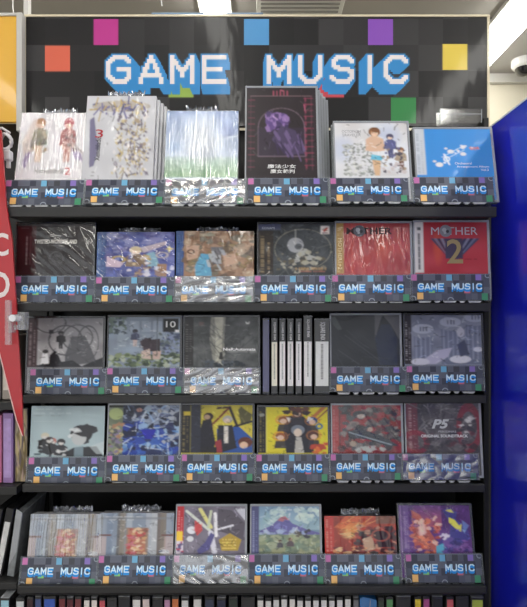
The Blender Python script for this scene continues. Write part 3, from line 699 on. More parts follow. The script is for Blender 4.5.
def art_43():
    a = Art(90, 120, (206, 190, 66)); a.cloud(12, 4); a.rect(0, 0, .06, 1, (24, 22, 22)); a.obi(0, .12, (34, 32, 34), (170, 150, 90), rows=30); a.rect(.03, .13, .12, .22, (214, 190, 60)); a.rect(.13, 0, .27, 1, (42, 44, 58))
    a.line(.52, .06, .68, .04, .02, (70, 44, 34)).line(.68, .04, .4, .46, .016, (120, 50, 34)).line(.68, .05, .8, .5, .02, (40, 30, 32)); a.poly([(.8, .1), (.84, .02), (.9, .1), (1, .2), (.96, .4), (.84, .4)], (92, 88, 50)); a.line(.75, .45, 1, .34, .02, (34, 30, 34))
    a.poly([(.3, .32), (.42, .3), (.48, .8), (.44, 1), (.27, 1), (.27, .5)], (28, 26, 38)); a.ell(.38, .24, .07, .08, (52, 36, 32)); a.ell(.36, .25, .045, .05, (180, 150, 120)); a.poly([(.5, .5), (.62, .46), (.82, .46), (1, .7), (1, 1), (.5, 1)], (44, 84, 160))
    a.ell(.65, .3, .07, .08, (180, 176, 168)); a.ell(.64, .33, .045, .05, (220, 196, 176)); a.poly([(.52, .42), (.72, .42), (.78, .9), (.56, 1), (.5, .7)], (34, 34, 44)); a.poly([(.6, .44), (.66, .44), (.66, .8), (.6, .8)], (216, 210, 200)); a.ell(.9, .78, .1, .11, (96, 48, 34)); a.ell(.88, .84, .06, .07, (226, 190, 160)); a.poly([(.48, .76), (.56, .72), (.58, 1), (.48, 1)], (150, 50, 60)); a.rect(.27, .88, .5, 1, (30, 28, 34)); return a
def art_44():
    a = Art(90, 120, (226, 212, 50)); a.obi(0, .11, (28, 26, 26), (190, 170, 90), rows=26); a.ell(.05, .17, .04, .04, (150, 150, 140)); a.rect(.11, 0, .125, 1, (240, 230, 120)); a.line(.95, 0, .7, .35, .03, (196, 120, 60)).line(1, .06, .75, .4, .012, (150, 80, 50))
    a.poly([(.4, .2), (.62, .16), (.72, .3), (.8, .6), (.8, 1), (.4, 1), (.36, .5)], (34, 34, 46))
    for x, y, c in ((.36, .28, (150, 88, 50)), (.32, .64, (160, 90, 50)), (.78, .3, (40, 60, 120)), (.8, .62, (90, 50, 40)), (.56, .12, (90, 50, 44))): a.ring(x, y, .1, .1, .15, (226, 130, 60), .5); a.ell(x, y, .075, .085, c); a.ell(x, y + .03, .05, .055, (226, 192, 166)); a.poly([(x - .07, y + .1), (x + .07, y + .1), (x + .09, y + .26), (x - .09, y + .26)], (50, 46, 58), .9)
    a.blobs(10, (.4, .0, .75, .14), [(96, 52, 44), (50, 34, 36)], (.03, .06)); a.ell(.57, .5, .1, .11, (120, 128, 140)); a.ell(.57, .56, .06, .09, (222, 204, 186)); a.poly([(.54, .66), (.62, .66), (.66, 1), (.52, 1)], (190, 186, 178)); a.poly([(.4, .22), (.48, .24), (.44, .34)], (230, 220, 210)).poly([(.72, .2), (.8, .26), (.7, .32)], (230, 220, 210)); a.blobs(14, (.78, .8, 1, 1), [(190, 70, 50), (226, 120, 60)], (.03, .06)); a.ring(.88, .42, .04, .05, .3, (70, 120, 170)); return a
def art_45():
    a = Art(90, 120, (150, 38, 44)); a.cloud(22, 6); a.obi(0, .1, (176, 48, 52), (226, 160, 150), rows=30); a.rect(.1, 0, .115, 1, (90, 30, 34))
    a.blobs(110, (.14, .06, .98, .95), [(54, 50, 58), (110, 100, 96), (90, 40, 46), (150, 146, 140), (36, 36, 44), (70, 80, 84)], (.03, .08), .85); a.ell(.4, .2, .1, .08, (40, 42, 54)); a.ell(.42, .24, .06, .05, (200, 180, 170)); a.ell(.55, .52, .04, .05, (196, 170, 150)); a.ell(.3, .82, .05, .06, (180, 160, 140)); a.poly([(.22, .56), (.4, .5), (.7, .64), (.96, .86), (.8, .88), (.5, .72), (.24, .7)], (44, 50, 62)); a.line(.25, .58, .85, .84, .012, (160, 176, 186)); a.blobs(12, (.35, .88, .75, 1), [(196, 200, 196)], (.03, .05)); return a
def art_46():
    a = Art(90, 120, (82, 78, 80)); a.cloud(26, 6); a.rect(0, 0, .16, 1, (92, 46, 52)); a.obi(.02, .16, (104, 54, 60), (190, 160, 160), rows=30); a.shards(60, (.15, 0, 1, .7), [(120, 118, 118), (54, 52, 54), (146, 142, 142)], .2, .01, None, .6)
    a.ring(.86, .5, .14, .42, .22, (130, 44, 52), .8); a.ring(.12, .8, .16, .2, .25, (130, 40, 50), .8); a.blobs(14, (.7, .3, .95, .6), [(196, 192, 190), (60, 56, 60)], (.02, .06)); a.blobs(30, (.2, .6, .9, 1), [(50, 48, 50), (110, 106, 106), (96, 50, 56)], (.03, .08), .7); return a
def art_51(s=0):
    a = Art(90, 120, (136, 148, 166)); a.cloud(10, 4)
    for x, c in ((.0, (150, 160, 176)), (.1, (120, 134, 156)), (.24, (96, 92, 90)), (.27, (140, 130, 118)), (.36, (176, 184, 196)), (.62, (176, 180, 190)), (.7, (190, 192, 196)), (.78, (110, 96, 88)), (.82, (128, 116, 104)), (.9, (150, 160, 176))): a.rect(x, 0, x + .08, 1, c, .85)
    a.rect(0, .1, 1, .15, (126, 130, 136), .6); a.rect(0, .5, .16, .54, (110, 70, 64)).rect(.84, .5, 1, .54, (110, 70, 64)); a.rect(0, .55, .1, 1, (206, 176, 170), .6).rect(.88, .55, 1, 1, (206, 176, 170), .6)
    a.rect(.36, .34, .66, .98, (150, 126, 110)); a.rect(.39, .37, .63, .95, (182, 116, 92)); a.blobs(60, (.4, .38, .62, .95), [(206, 160, 110), (190, 70, 70), (226, 196, 160), (130, 80, 66), (196, 110, 120)], (.02, .05)); a.words(.08, .08, .6, .1, (226, 228, 232)); a.words(.12, .15, .46, .17, (226, 228, 232)); a.ell(.26, .56, .01, .01, (30, 34, 40)); a.ell(.88, .9, .07, .05, (222, 222, 226)); a.blobs(16, (.82, .86, .95, .95), [(60, 66, 84), (226, 226, 230)], (.008, .015)); return a
def art_53():
    a = Art(90, 120, (112, 106, 120)); a.cloud(18, 5); a.obi(0, .1, (176, 46, 54), (226, 190, 190), rows=26); a.rect(0, .52, .09, .72, (230, 186, 60)); a.rect(0, .72, .1, 1, (206, 196, 206)); a.blobs(14, (0, .74, .1, 1), [(176, 60, 80), (90, 80, 120)], (.01, .03))
    a.poly([(.6, .05), (.8, .08), (1, .35), (.98, .7), (.6, .5)], (84, 78, 88)); a.poly([(.85, .05), (1, .05), (1, .3)], (190, 190, 200)); a.ell(.22, .5, .07, .08, (206, 206, 212)); a.ell(.2, .68, .05, .06, (200, 200, 206)); a.poly([(.26, .3), (.34, .3), (.38, .5), (.3, .62), (.26, .5)], (186, 74, 76)); a.line(.34, .06, .5, .44, .03, (206, 200, 130)).line(.14, .1, .48, .5, .025, (200, 204, 196)).line(.5, .1, .46, .44, .02, (190, 196, 170)); a.line(.56, .15, .58, .62, .025, (222, 220, 226)).line(.5, .55, .56, .95, .04, (206, 204, 214))
    a.poly([(.3, .92), (.42, .75), (.5, .55), (.56, .6), (.48, .9), (.34, 1)], (84, 80, 130)); a.line(.62, .48, .82, .4, .02, (214, 212, 220)); a.poly([(.78, .56), (.95, .7), (.9, .92), (.66, .92), (.62, .7)], (172, 144, 60))
    for k in range(4): a.words(.67, .68 + k * .06, .88, .705 + k * .06, (236, 214, 120))
    return a
def art_54():
    a = Art(90, 120, (116, 140, 160)); a.grad(.11, 0, 1, .5, (118, 146, 172), (150, 176, 184)); a.cloud(8, 5); a.blobs(22, (.12, .05, .5, .4), [(190, 206, 200), (140, 170, 176)], (.03, .08), .7).blobs(22, (.66, .05, 1, .3), [(200, 214, 204), (150, 180, 184)], (.03, .08), .7)
    a.poly([(.12, .52), (.3, .4), (.42, .24), (.5, .21), (.6, .36), (.8, .48), (1, .56), (1, .6), (.12, .6)], (98, 96, 150)); a.poly([(.38, .3), (.43, .23), (.5, .21), (.56, .3), (.5, .28), (.46, .33)], (170, 110, 120)); a.poly([(.3, .45), (.42, .34), (.44, .5)], (120, 120, 176)); a.blobs(20, (.12, .5, .8, .6), [(150, 166, 196), (176, 190, 206)], (.03, .06), .7)
    a.grad(.11, .6, 1, 1, (120, 136, 112), (150, 150, 116)); a.blobs(60, (.12, .62, 1, 1), [(126, 146, 112), (96, 112, 100), (170, 172, 140), (110, 130, 120)], (.03, .08), .6); a.fig(.42, .74, .025, (90, 70, 60), (130, 110, 96), (80, 80, 86)); a.fig(.57, .7, .028, (90, 70, 60), (130, 110, 96), (86, 76, 80)); a.blobs(14, (.66, .5, .84, .66), [(90, 84, 76), (60, 60, 70)], (.015, .04)); a.obi(0, .11, (76, 78, 116), (170, 176, 206), (140, 146, 190), rows=30); a.words(.35, .06, .6, .09, (206, 216, 220)); return a
def art_55():
    a = Art(90, 120, (168, 60, 40)); a.cloud(20, 5, tint=(1, .6, .4)); a.obi(0, .13, (196, 52, 42), (240, 196, 170), rows=24); a.poly([(.13, .3), (.3, 0), (.5, 0), (.45, .4)], (226, 110, 60), .8); a.ell(.38, .35, .22, .25, (240, 160, 84), .9, 1); a.ell(.34, .5, .12, .12, (250, 220, 150), .8, 1)
    a.shards(30, (.2, .1, .5, .6), [(250, 190, 110), (226, 90, 50)], .3, .008, -.8, .6); a.rect(.72, 0, 1, .2, (90, 110, 96), .5); a.blobs(90, (.45, .3, 1, .95), [(120, 30, 34), (50, 26, 30), (180, 60, 50), (84, 30, 36), (206, 150, 120), (60, 60, 60)], (.03, .08), .85); a.poly([(.52, .6), (.66, .5), (.7, .85), (.56, .9)], (200, 160, 130)); a.poly([(.7, .4), (.9, .36), (.92, .8), (.74, .8)], (54, 24, 30)); a.blobs(30, (.15, .82, .6, 1), [(226, 160, 110), (120, 40, 40), (240, 200, 150), (90, 30, 30)], (.02, .06)); a.ring(.78, .5, .12, .14, .12, (196, 90, 70), .8); return a
def art_56():
    a = Art(90, 120, (92, 54, 120)); a.cloud(18, 5); a.rect(0, 0, .12, 1, (96, 70, 120)); a.obi(.06, .14, (112, 84, 140), (200, 180, 214), rows=26); a.rect(.02, 0, .035, 1, (160, 130, 180)); a.grad(.2, 0, .6, .45, (110, 70, 130), (176, 90, 110)); a.poly([(.18, .1), (.3, .2), (.45, .6), (.6, .95), (.2, .9)], (190, 96, 76), .9); a.ell(.32, .5, .07, .25, (236, 200, 190), .9, .8); a.blobs(50, (.18, .25, .55, 1), [(206, 90, 60), (150, 60, 60), (240, 200, 180), (110, 60, 110), (226, 130, 90)], (.02, .06), .8)
    a.poly([(.62, .1), (.72, .05), (.82, .15), (.8, .3), (.95, .45), (.98, .7), (.8, .85), (.6, .95), (.52, .8), (.7, .6), (.72, .4)], (70, 66, 140)); a.poly([(.7, .25), (.78, .3), (.84, .42), (.88, .38), (.86, .56), (.78, .48), (.7, .36)], (226, 220, 90)); a.poly([(.66, .1), (.74, .08), (.78, .16), (.7, .14)], (222, 216, 110)); a.poly([(.88, .3), (.98, .42), (.9, .6)], (120, 150, 206), .8); a.blobs(12, (.56, .6, .68, .72), [(222, 214, 230)], (.015, .04)); a.poly([(.5, .85), (.62, .78), (.6, 1), (.5, 1)], (96, 180, 206)); a.blobs(20, (.6, .7, .98, .98), [(60, 50, 110), (110, 90, 160), (130, 90, 160)], (.03, .06), .8); return a

# ---- pockets: row, card px (x0, y0, x1, y1), case px (x0, top, x1), thickness mm, style, film, description
POCKETS = [
 (1, (4, 179, 82.5, 205), (17, 113, 83.5), 14, 'box', 'streak', art_11, 'white album with a brown-haired and a red-haired figure', 'white two-figure album'),
 (1, (85, 178.6, 164, 203), (83.5, 96, 154), 10, 'box', 'wrap', art_12, 'tall pale grey box album with sideways line drawing', 'tall pale grey box'),
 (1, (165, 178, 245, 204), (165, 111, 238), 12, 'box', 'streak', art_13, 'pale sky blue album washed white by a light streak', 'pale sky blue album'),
 (1, (248, 177, 328, 203), (245, 86, 319), 10, 'jewel', 'flat', art_14, 'tall dark box album with a purple figure under an arch', 'tall dark purple-figured box'),
 (1, (331, 177, 409, 201.5), (334, 121, 411), 11, 'jewel', 'flat', art_15, 'pale watercolour album with a crowd of travellers', 'pale watercolour album'),
 (1, (415, 176, 494.5, 202), (415, 127, 495.5), 11, 'jewel', 'flat', art_16, 'bright blue album with white notes and slanted small print', 'bright blue album'),
 (2, (15, 276, 94, 302), (15, 222, 95), 12, 'dark', 'diag', art_21, 'black album with silver ornate lettering and a dark red side', 'black album with silver lettering'),
 (2, (96, 277, 174, 302), (96.5, 232, 174.5), 12, 'box2', 'diag', art_22, 'deep blue fairy tale album crossed by film creases', 'deep blue fairy tale album'),
 (2, (175.5, 276.5, 253, 302), (176, 231, 254), 12, 'box2', 'wrap', art_23, 'brown album with a figure in a light blue coat', 'brown album'),
 (2, (255, 275.5, 333, 301.5), (257, 222, 335), 12, 'dark', 'flat', art_24, 'dark grey album with a full moon and pale rider', 'dark full moon album'),
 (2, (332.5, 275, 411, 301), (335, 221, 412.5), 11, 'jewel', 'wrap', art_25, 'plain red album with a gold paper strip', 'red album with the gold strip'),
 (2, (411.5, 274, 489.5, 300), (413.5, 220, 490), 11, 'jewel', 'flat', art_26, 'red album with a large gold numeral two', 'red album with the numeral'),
 (3, (30, 369, 106, 394), (26, 316, 105), 12, 'dark', 'flat', art_31, 'grey album of dark silhouettes and bare arches', 'grey silhouette album'),
 (3, (107, 368, 183, 393), (107, 315, 182), 12, 'dark', 'flat', art_32, 'grey-blue album of ruins above foliage with a black badge', 'ruins album with the badge'),
 (3, (184.5, 368, 259, 393), (183, 315, 260), 12, 'dark', 'flat', art_33, 'dark album with a tiny figure in a pale gorge', 'dark gorge album'),
 (3, (331, 367, 407, 391.5), (330, 313, 402), 11, 'jewel', 'flat', art_35, 'nearly black album with grey angular top corner', 'nearly black album'),
 (3, (407, 366, 483, 390.5), (403.5, 313, 484), 12, 'dark', 'flat', art_36, 'blue-grey album of pale domed towers', 'blue-grey tower album'),
 (4, (28, 458, 104, 484), (30, 406, 104), 12, 'box2', 'wrap', art_41, 'pale blue album with a black-haired figure drawn in white and black', 'pale blue album'),
 (4, (106.5, 456, 181, 481), (107, 403, 181), 12, 'jewel', 'flat', art_42, 'dark blue album of jagged blue shapes with a green strip', 'jagged blue album'),
 (4, (181.5, 455, 254, 480.5), (180, 403, 254.5), 12, 'dark', 'flat', art_43, 'yellow album with dark-suited figures and a blue coat', 'yellow album with the blue coat'),
 (4, (256.5, 455, 329, 481), (257, 405, 330), 12, 'dark', 'flat', art_44, 'bright yellow album with a ring of heads around a grey-haired one', 'bright yellow album of heads'),
 (4, (331, 454.5, 402, 479.5), (331, 403, 403.5), 11, 'jewel', 'diag', art_45, 'crimson album crowded with small dark figures', 'crimson crowded album'),
 (4, (403, 454.5, 478, 479.5), (405, 401, 482), 12, 'jewel', 'diag', art_46, 'grey and red album with silver soundtrack lettering', 'grey and red soundtrack album'),
 (5, (20.5, 560, 96.5, 586), (28, 514, 102), 14, 'box', 'streak', art_51, 'blue-grey room album under heavy creased film', 'film-creased room album'),
 (5, (97.5, 558, 172, 584), (98.5, 513, 173), 14, 'box', 'wrap', art_51, 'blue-grey room album showing its framed red picture clearly', 'clear room album'),
 (5, (173.5, 557.5, 248, 583), (175, 504, 247), 12, 'jewel', 'flat', art_53, 'grey-purple album with a gold five-sided seal', 'gold seal album'),
 (5, (249, 557, 325, 584), (250, 504, 322), 12, 'jewel', 'flat', art_54, 'pale album with a snow-capped mountain', 'mountain album'),
 (5, (326, 557, 401, 584), (325, 516, 397), 12, 'box2', 'wrap', art_55, 'fiery red and orange burst album', 'fiery red album'),
 (5, (407, 556.5, 482.5, 582.5), (398.5, 503, 474), 12, 'dark', 'diag', art_56, 'purple album with an orange flash and yellow stripe', 'purple album'),
]
FILMED = {(1, 2), (2, 2), (3, 2), (4, 5), (5, 2)}
SPARE = {0: (1, 0, True), 1: (4, .0045, True), 2: (2, 0, True), 3: (4, .0062, False), 7: (1, 0, True), 8: (1, 0, True), 23: (1, 0, True), 24: (1, 0, True), 27: (1, 0, True), 4: (1, -.002, False)}
ORD = ['second', 'third', 'fourth', 'rearmost']
ROWNAME = {1: 'top shelf', 2: 'second shelf', 3: 'third shelf', 4: 'fourth shelf', 5: 'fifth shelf'}
cases = {}; vis_of = {}
GAIN = {12: 1.18, 13: 1.2, 14: 1.12, 15: .85, 16: 1.28, 9: 1.1, 21: .95, 22: 1.12, 25: 1.12, 26: 1.12, 28: 1.1}   # how light each print is
DETAIL = {0: 0, 1: 60, 2: 0, 3: 60, 5: 0, 6: 12, 10: 0, 11: 0, 14: 90, 15: 12, 17: 0, 20: 110}
rowcount = {}
for idx, (row, cpx, apx, tmm, style, film, fn, desc, short) in enumerate(POCKETS):
    R = ROWS[row]; th = math.radians(R['th']); col = rowcount.get(row, 0); rowcount[row] = col + 1
    if row == 3 and col == 3: col = rowcount[row] - 1
    d = R['d']; ct = tmm / 1000.
    base = P(cpx[0], cpx[3], d)
    # stand
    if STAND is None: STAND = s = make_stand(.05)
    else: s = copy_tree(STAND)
    zdrop = R['zf'] + .0006
    s.location = (base.x, d, base.z); s.rotation_euler = (-th, 0, 0)
    wpx = (cpx[2] - cpx[0]) * d / F
    s.scale = (wpx / CW, 1, (cpx[3] - cpx[1]) * d / F / CH / math.cos(th) * 1.0)
    tag(s, 'clear display stand with sign card holding the ' + short, 'display stand', 'display stands with title cards')
    key = (row, col)
    if key in FILMED:
        for ch in s.children:
            if ch.name.startswith('title_card'): ch.data = CARD_F
        film_sheet(CW, CH, s, .003, 16, 14, idx, M['film_glare'])
    # case
    z0 = s.location.z + .0012
    w0 = .0065
    v = .14
    for _ in range(5):
        dt = d + w0 + v * math.sin(th); zt_ = H - (apx[1] - 303.5) * dt / F; v = (zt_ - z0) / math.cos(th)
    dm = d + w0 + v * .5 * math.sin(th)
    x0 = (apx[0] - 263.5) * dm / F; x1 = (apx[2] - 263.5) * dm / F
    st = 'plain' if style == 'box2' else style
    VIS[0] = (cpx[1] - apx[1]) / (cpx[3] - apx[1]); vis_of[idx] = VIS[0]
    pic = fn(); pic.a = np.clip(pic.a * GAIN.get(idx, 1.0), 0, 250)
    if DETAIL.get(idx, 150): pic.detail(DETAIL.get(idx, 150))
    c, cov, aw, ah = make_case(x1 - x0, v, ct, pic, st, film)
    c.location = (x0, d + w0, z0); c.rotation_euler = (-th, 0, 0)
    tag(c, desc + ' on the ' + ROWNAME[row], 'album case', 'albums facing out on the ' + ROWNAME[row])
    cases[idx] = (c, cov, aw, ah)
    if film == 'streak': film_sheet(x1 - x0, v, c, .0028, 85, 3, idx, M['film_streak'], y=-.0008, nx=170, nz=40)
    if film == 'diag': film_sheet(x1 - x0, v, c, .0018, 18, 8, idx + 100 * (idx == 15), M['film_thin'], y=-.0012, skew=.8)
    if idx in SPARE:
        n, dx, seal = SPARE[idx]
        for k in range(n):
            e = empty('album_case', (0, 0, 0)); 
            MB().box(0, x1 - x0, 0, ct - .0012, 0, v - .0005, .001).build('sleeve' if style.startswith('box') else 'tray', M['tray_white'] if style == 'box' else (M['tray_grey'] if style == 'jewel' else M['tray']), e)
            if style == 'jewel':
                MB().box(x1 - x0 - .004, x1 - x0, -.0004, 0, 0, v - .001).box(0, x1 - x0, -.0004, 0, v - .005, v - .001).build('lid', M['edge'], e)
            off = (k + 1) * (ct + .0008)
            vv = Vector((dx * (k + 1), off, 0)); vv.rotate(c.rotation_euler)
            e.location = c.location + vv; e.rotation_euler = c.rotation_euler
            if seal and k == 0:
                o = crumple((x1 - x0) * (.55 if idx != 2 else .45), .021 if row == 1 else .0125, e, (x1 - x0) * (.25 if idx != 1 else .22), seed=idx); o.location = (0, .005, v - .001)
            tag(e, (ORD[k] if k < n - 1 or n == 1 else 'rearmost') + ' case stacked behind the ' + short, 'album case', 'spare cases behind the front albums')

VIS[0] = 1.0
# ---- lettering on the covers
def tx(i, s, x, y, w, h, col=(232, 232, 232), **k):
    c, cov, aw, ah = cases[i]
    q = vis_of[i]; return text(s, cov, x * aw, (1 - y * q) * ah, w * aw, h * q * ah, m=mat('ink', col, .45), **k)
tx(0, 'Xenoblade', .27, .93, .46, .075, (70, 60, 62)); tx(0, '2', .73, .95, .09, .11, (206, 50, 66))
tx(1, 'Xenoblade', .165, .80, .075, .28, (40, 40, 50), rot=90); tx(1, '3', .155, .52, .11, .10, (176, 36, 50))
tx(3, '魔法少女', .30, .93, .40, .045, (236, 236, 236), bold=.01); tx(3, '魔女裁判', .34, .985, .34, .045, (236, 236, 236), bold=.01)
tx(4, 'OCTOPATH', .10, .19, .26, .05, (150, 152, 156)); tx(4, 'TRAVELER', .10, .26, .26, .05, (150, 152, 156))
tx(5, 'Orchestral', .50, .78, .22, .05, (240, 244, 250)); tx(5, 'Arrangement Album', .52, .86, .42, .055, (240, 244, 250)); tx(5, 'Vol.3', .83, .92, .10, .05, (240, 244, 250))
tx(6, 'Disney', .44, .26, .14, .06, (226, 226, 226)); tx(6, 'TWISTED-WONDERLAND', .23, .39, .56, .085, (236, 232, 226), bold=.03)
tx(9, 'KONAMI', .05, .10, .17, .045, (200, 206, 220))
tx(10, 'M  THER', .14, .22, .62, .13, (60, 34, 40), bold=.02); tx(10, 'MOTHER1+2', .025, .92, .05, .62, (232, 214, 170), rot=-90)
tx(11, 'M  THER', .23, .25, .64, .15, (186, 186, 196)); tx(11, '2', .44, .82, .22, .48, (156, 140, 98), bold=.012)
tx(13, '10', .80, .21, .14, .13, (226, 226, 226), bold=.02); tx(14, 'NieR:Automata', .53, .685, .44, .06, (240, 240, 240), bold=.03)
tx(22, 'P5', .35, .52, .24, .19, (206, 208, 210), bold=.04, shear=.3); tx(22, 'PERSONA5', .44, .60, .24, .04, (206, 208, 210)); tx(22, 'ORIGINAL SOUNDTRACK', .20, .70, .64, .06, (240, 240, 242), bold=.03)
def disc(i, x, y, r, col, name='round_emblem'):
    c, cov, aw, ah = cases[i]; V = [(x * aw + r * aw * math.cos(k * .3927), -.0007, (1 - y * vis_of[i]) * ah + r * aw * math.sin(k * .3927)) for k in range(16)]
    o = link(name, mesh(name, V, [tuple(range(16))]), mat('emblem', col, .5), cov); return o
disc(10, .315, .155, .08, (96, 96, 104)); disc(11, .43, .175, .085, (130, 132, 140))

for i, x, y in ((10, .315, .155), (11, .43, .175)):
    for k, (dx, dy, r) in enumerate(((-.02, -.02, .03), (.025, .01, .022), (-.01, .035, .018))):
        o = disc(i, x + dx, y + dy, r, (54, 54, 62) if k % 2 else (176, 178, 186), 'emblem_patch'); o.location.y = -.0003
# clear small box standing on the blue album
t = tag(empty('clear_box', (0, 0, 0)), 'small clear plastic box standing on top of the bright blue album', 'box')
dB = .975
a = P(439, 125.5, dB); b_ = P(481, 112, dB)
t.location = (a.x, dB - .004, a.z + .0035); w_ = b_.x - a.x; h_ = b_.z - a.z
s = MB(); s.box(0, w_, 0, .0012, 0, h_).box(0, w_, .018, .0192, 0, h_).box(0, w_, .0012, .018, 0, .001).box(0, .0012, .0012, .018, 0, h_).box(w_ - .0012, w_, .0012, .018, 0, h_).box(0, w_, -.001, .0202, h_, h_ + .0012)
s.build('walls', film_mat('thin_acrylic', .10, .1), t)
MB().box(w_ * .33, w_ * .34, -.0006, 0, 0, h_).box(0, w_, -.0008, 0, h_ * .62, h_ * .68).box(0, .0015, -.0008, 0, 0, h_).box(w_ - .0015, w_, -.0008, 0, 0, h_).build('ridge', M['edge'], t)

# ------------------------------------------------------------------ spine-out cases on the third shelf
def spine_case(x0, x1, ytop, ybot, d, depth, body, label, cat_label, group, lpx=None, lcol=None, topword=None, name='spine_case', zb=None):
    a = P(x0, ybot, d); b_ = P(x1, ytop, d); w = b_.x - a.x; h = b_.z - a.z
    if zb is not None: h = b_.z - zb
    t = empty(name, (a.x, d, b_.z - h)); g = .0004
    MB().box(g, w - g, .0006, depth, 0, h, .0008).build('shell', body, t)
    if lpx:
        z1 = b_.z - P(0, lpx[0], d).z; z2 = b_.z - P(0, lpx[1], d).z
        o = MB().box(w * .10, w * .90, -.0002, .0006, h - z2, h - z1).build('spine_label', mat('label_paper', lcol, .45, noise=.04, nscale=200), t)
    if topword:
        hh_ = .034; text(topword, t, w * .36, h - .008 - hh_, w * .34, hh_, (226, 226, 226), rot=-90, name='spine_lettering', y=-.0003, bold=.01)
    tag(t, label, cat_label, group)
    return t, w, h
zb3 = ROWS[3]['board'] + .0003
sh = [(262.5, 269.5, 318, 'thin slate blue spine at the left end of the spine-out cases', (66, 66, 96), None),
      (271, 277.8, 318, 'black spine with cream label, second of the spine-out cases from the left', (226, 224, 206), 1),
      (279, 285.8, 318, 'black spine with white label, third of the spine-out cases from the left', (228, 228, 226), 1),
      (287, 293.8, 318, 'black spine with white label, fourth of the spine-out cases from the left', (224, 224, 222), 1),
      (295.3, 302, 318, 'black spine with white label, fifth of the spine-out cases from the left', (228, 228, 228), 1),
      (303.2, 312.5, 315, 'film-wrapped black spine standing a little taller next to the widest one', (230, 230, 228), 1),
      (314, 330, 318, 'widest black spine with broad white label at the right end', (226, 228, 226), 1)]
sb = mat('spine_black', (44, 44, 46), .3, coat=.5); sblue = mat('spine_blue', (84, 84, 116), .35, coat=.5)
film_m = M['edge_dark']
for i, (x0, x1, yt, lab, lc, has) in enumerate(sh):
    t, w, h = spine_case(x0, x1, yt, 397, ROWS[3]['d'] - .0, .125, sb if has else sblue, lab, 'album case', 'spine-out cases on the third shelf',
                         (341.5 if i > 1 else 342, 386) if has else None, lc, 'SQUARE ENIX' if has else None, zb=zb3)
    MB().box(.0006, w - .0006, -.0004, .0006, h - .004, h - .001).box(.0006, w - .0006, -.0004, .0006, .004, .018).build('end_cap', M['edge_dark'], t)
    if has:
        s = MB(); rs = np.random.RandomState(i)      # fine print down the label
        zz = h - .049
        while zz > h - .115:
            q = .0008 + rs.rand() * .0012; s.box(w * .42, w * .58, -.0004, -.0002, zz - q, zz); zz -= q + .0009
        s.build('small_print', mat('grey_ink', (140, 140, 138), .5), t)

# ------------------------------------------------------------------ bottom row, spines up to the frame's lower edge
low = [(0, 9.5, (150, 190, 205), 'light blue'), (15.5, 24.5, (200, 204, 206), 'white'), (26.5, 33.5, (62, 40, 44), 'maroon'), (34.5, 41.5, (70, 84, 130), 'slate blue'), (43, 56, (62, 92, 176), 'wide blue'),
 (58.5, 65.5, (112, 54, 58), 'dull red'), (66.5, 73.5, (90, 46, 52), 'dark maroon'), (74.5, 81.5, (120, 62, 66), 'brick red'), (83.5, 90, (214, 208, 204), 'white'), (91, 97.5, (220, 210, 206), 'white'), (99, 105.5, (196, 88, 98), 'pink red'),
 (106.5, 117, (50, 50, 54), 'black'), (118, 130, (42, 42, 46), 'black'), (132, 141, (214, 210, 208), 'white'), (142, 150, (206, 190, 188), 'pale pink'), (152, 163, (46, 44, 48), 'black'), (164, 170.5, (176, 130, 160), 'mauve'), (171.5, 179, (190, 112, 70), 'orange'),
 (181, 189, (204, 204, 204), 'white'), (193, 202, (206, 204, 200), 'cream white'), (204.5, 214.5, (52, 58, 78), 'navy'), (216.5, 226, (44, 48, 70), 'dark navy'), (228.5, 238, (48, 58, 52), 'dark green'), (241, 255, (50, 50, 52), 'wide black'),
 (257, 263.8, (212, 210, 206), 'white'), (265, 271.6, (216, 214, 210), 'white'), (272.8, 279.5, (206, 206, 204), 'white'), (280.8, 287.6, (216, 214, 210), 'white'), (289, 295.5, (210, 206, 200), 'white'), (296.8, 303.4, (214, 212, 208), 'white'), (304.8, 311.4, (206, 204, 202), 'white'), (312.7, 319.3, (212, 210, 208), 'white'), (320.6, 327.2, (216, 214, 210), 'white'), (328.6, 335.2, (208, 206, 204), 'white'), (336.6, 343.2, (214, 212, 208), 'white'), (344.6, 351.2, (214, 212, 208), 'white'),
 (353, 359, (120, 120, 122), 'grey'), (378, 384.5, (60, 72, 58), 'dark olive'), (386, 393.5, (96, 150, 96), 'green'), (396, 411, (50, 50, 52), 'wide black'), (414.5, 421.5, (222, 196, 66), 'yellow'), (423, 430, (176, 88, 140), 'magenta'), (432, 443, (34, 34, 36), 'black'), (446.5, 454, (214, 104, 110), 'coral'), (456, 469, (46, 46, 48), 'wide black'), (471, 484, (176, 190, 84), 'yellow green')]
neigh = {}
names = [c[3] for c in low]
for i, (x0, x1, c, nm) in enumerate(low):
    y0 = 596.5 + random.random() * 1.8 + (0 if x0 > 20 else 1)
    l = 'bottom row ' + nm + ' spine'
    if names.count(nm) > 1:
        lft = names[i - 1] if i else ''; rgt = names[i + 1] if i < len(names) - 1 else ''
        if 24 <= i <= 35: l = '%s white spine of the even bottom run' % ['first', 'second', 'third', 'fourth', 'fifth', 'sixth', 'seventh', 'eighth', 'ninth', 'tenth', 'eleventh', 'twelfth'][i - 24]
        else: l = 'bottom row %s spine between %s and %s' % (nm, lft if lft != nm else 'its twin', rgt if rgt != nm else 'its twin')
    if i == 18: l = 'bottom row white spine right of the orange one'
    t, w, h = spine_case(x0, x1, y0, 660, D6, .125 + random.random() * .008, sb, l + ' seen from above', 'album case', 'spine-out cases in the bottom row', (y0 + 2.6, 655), c, zb=zb6 + .0003)
    MB().box(.0005, w - .0005, .0, .12, h, h + .0006).build('lid_edge', M['edge_dark'] if i % 3 else M['edge'], t)
    if 24 <= i <= 35 or nm == 'white':
        MB().box(.0012, w - .0012, -.0006, .0006, h - .0048, h - .0042).build('lid_line', M['edge_dark'], t)
a = P(360, 598, D6); b_ = P(377, 597, D6)
t = tag(empty('blue_packet', (a.x, D6, zb6 + .0003)), 'bright blue film packet leaning among the bottom row spines', 'packet')
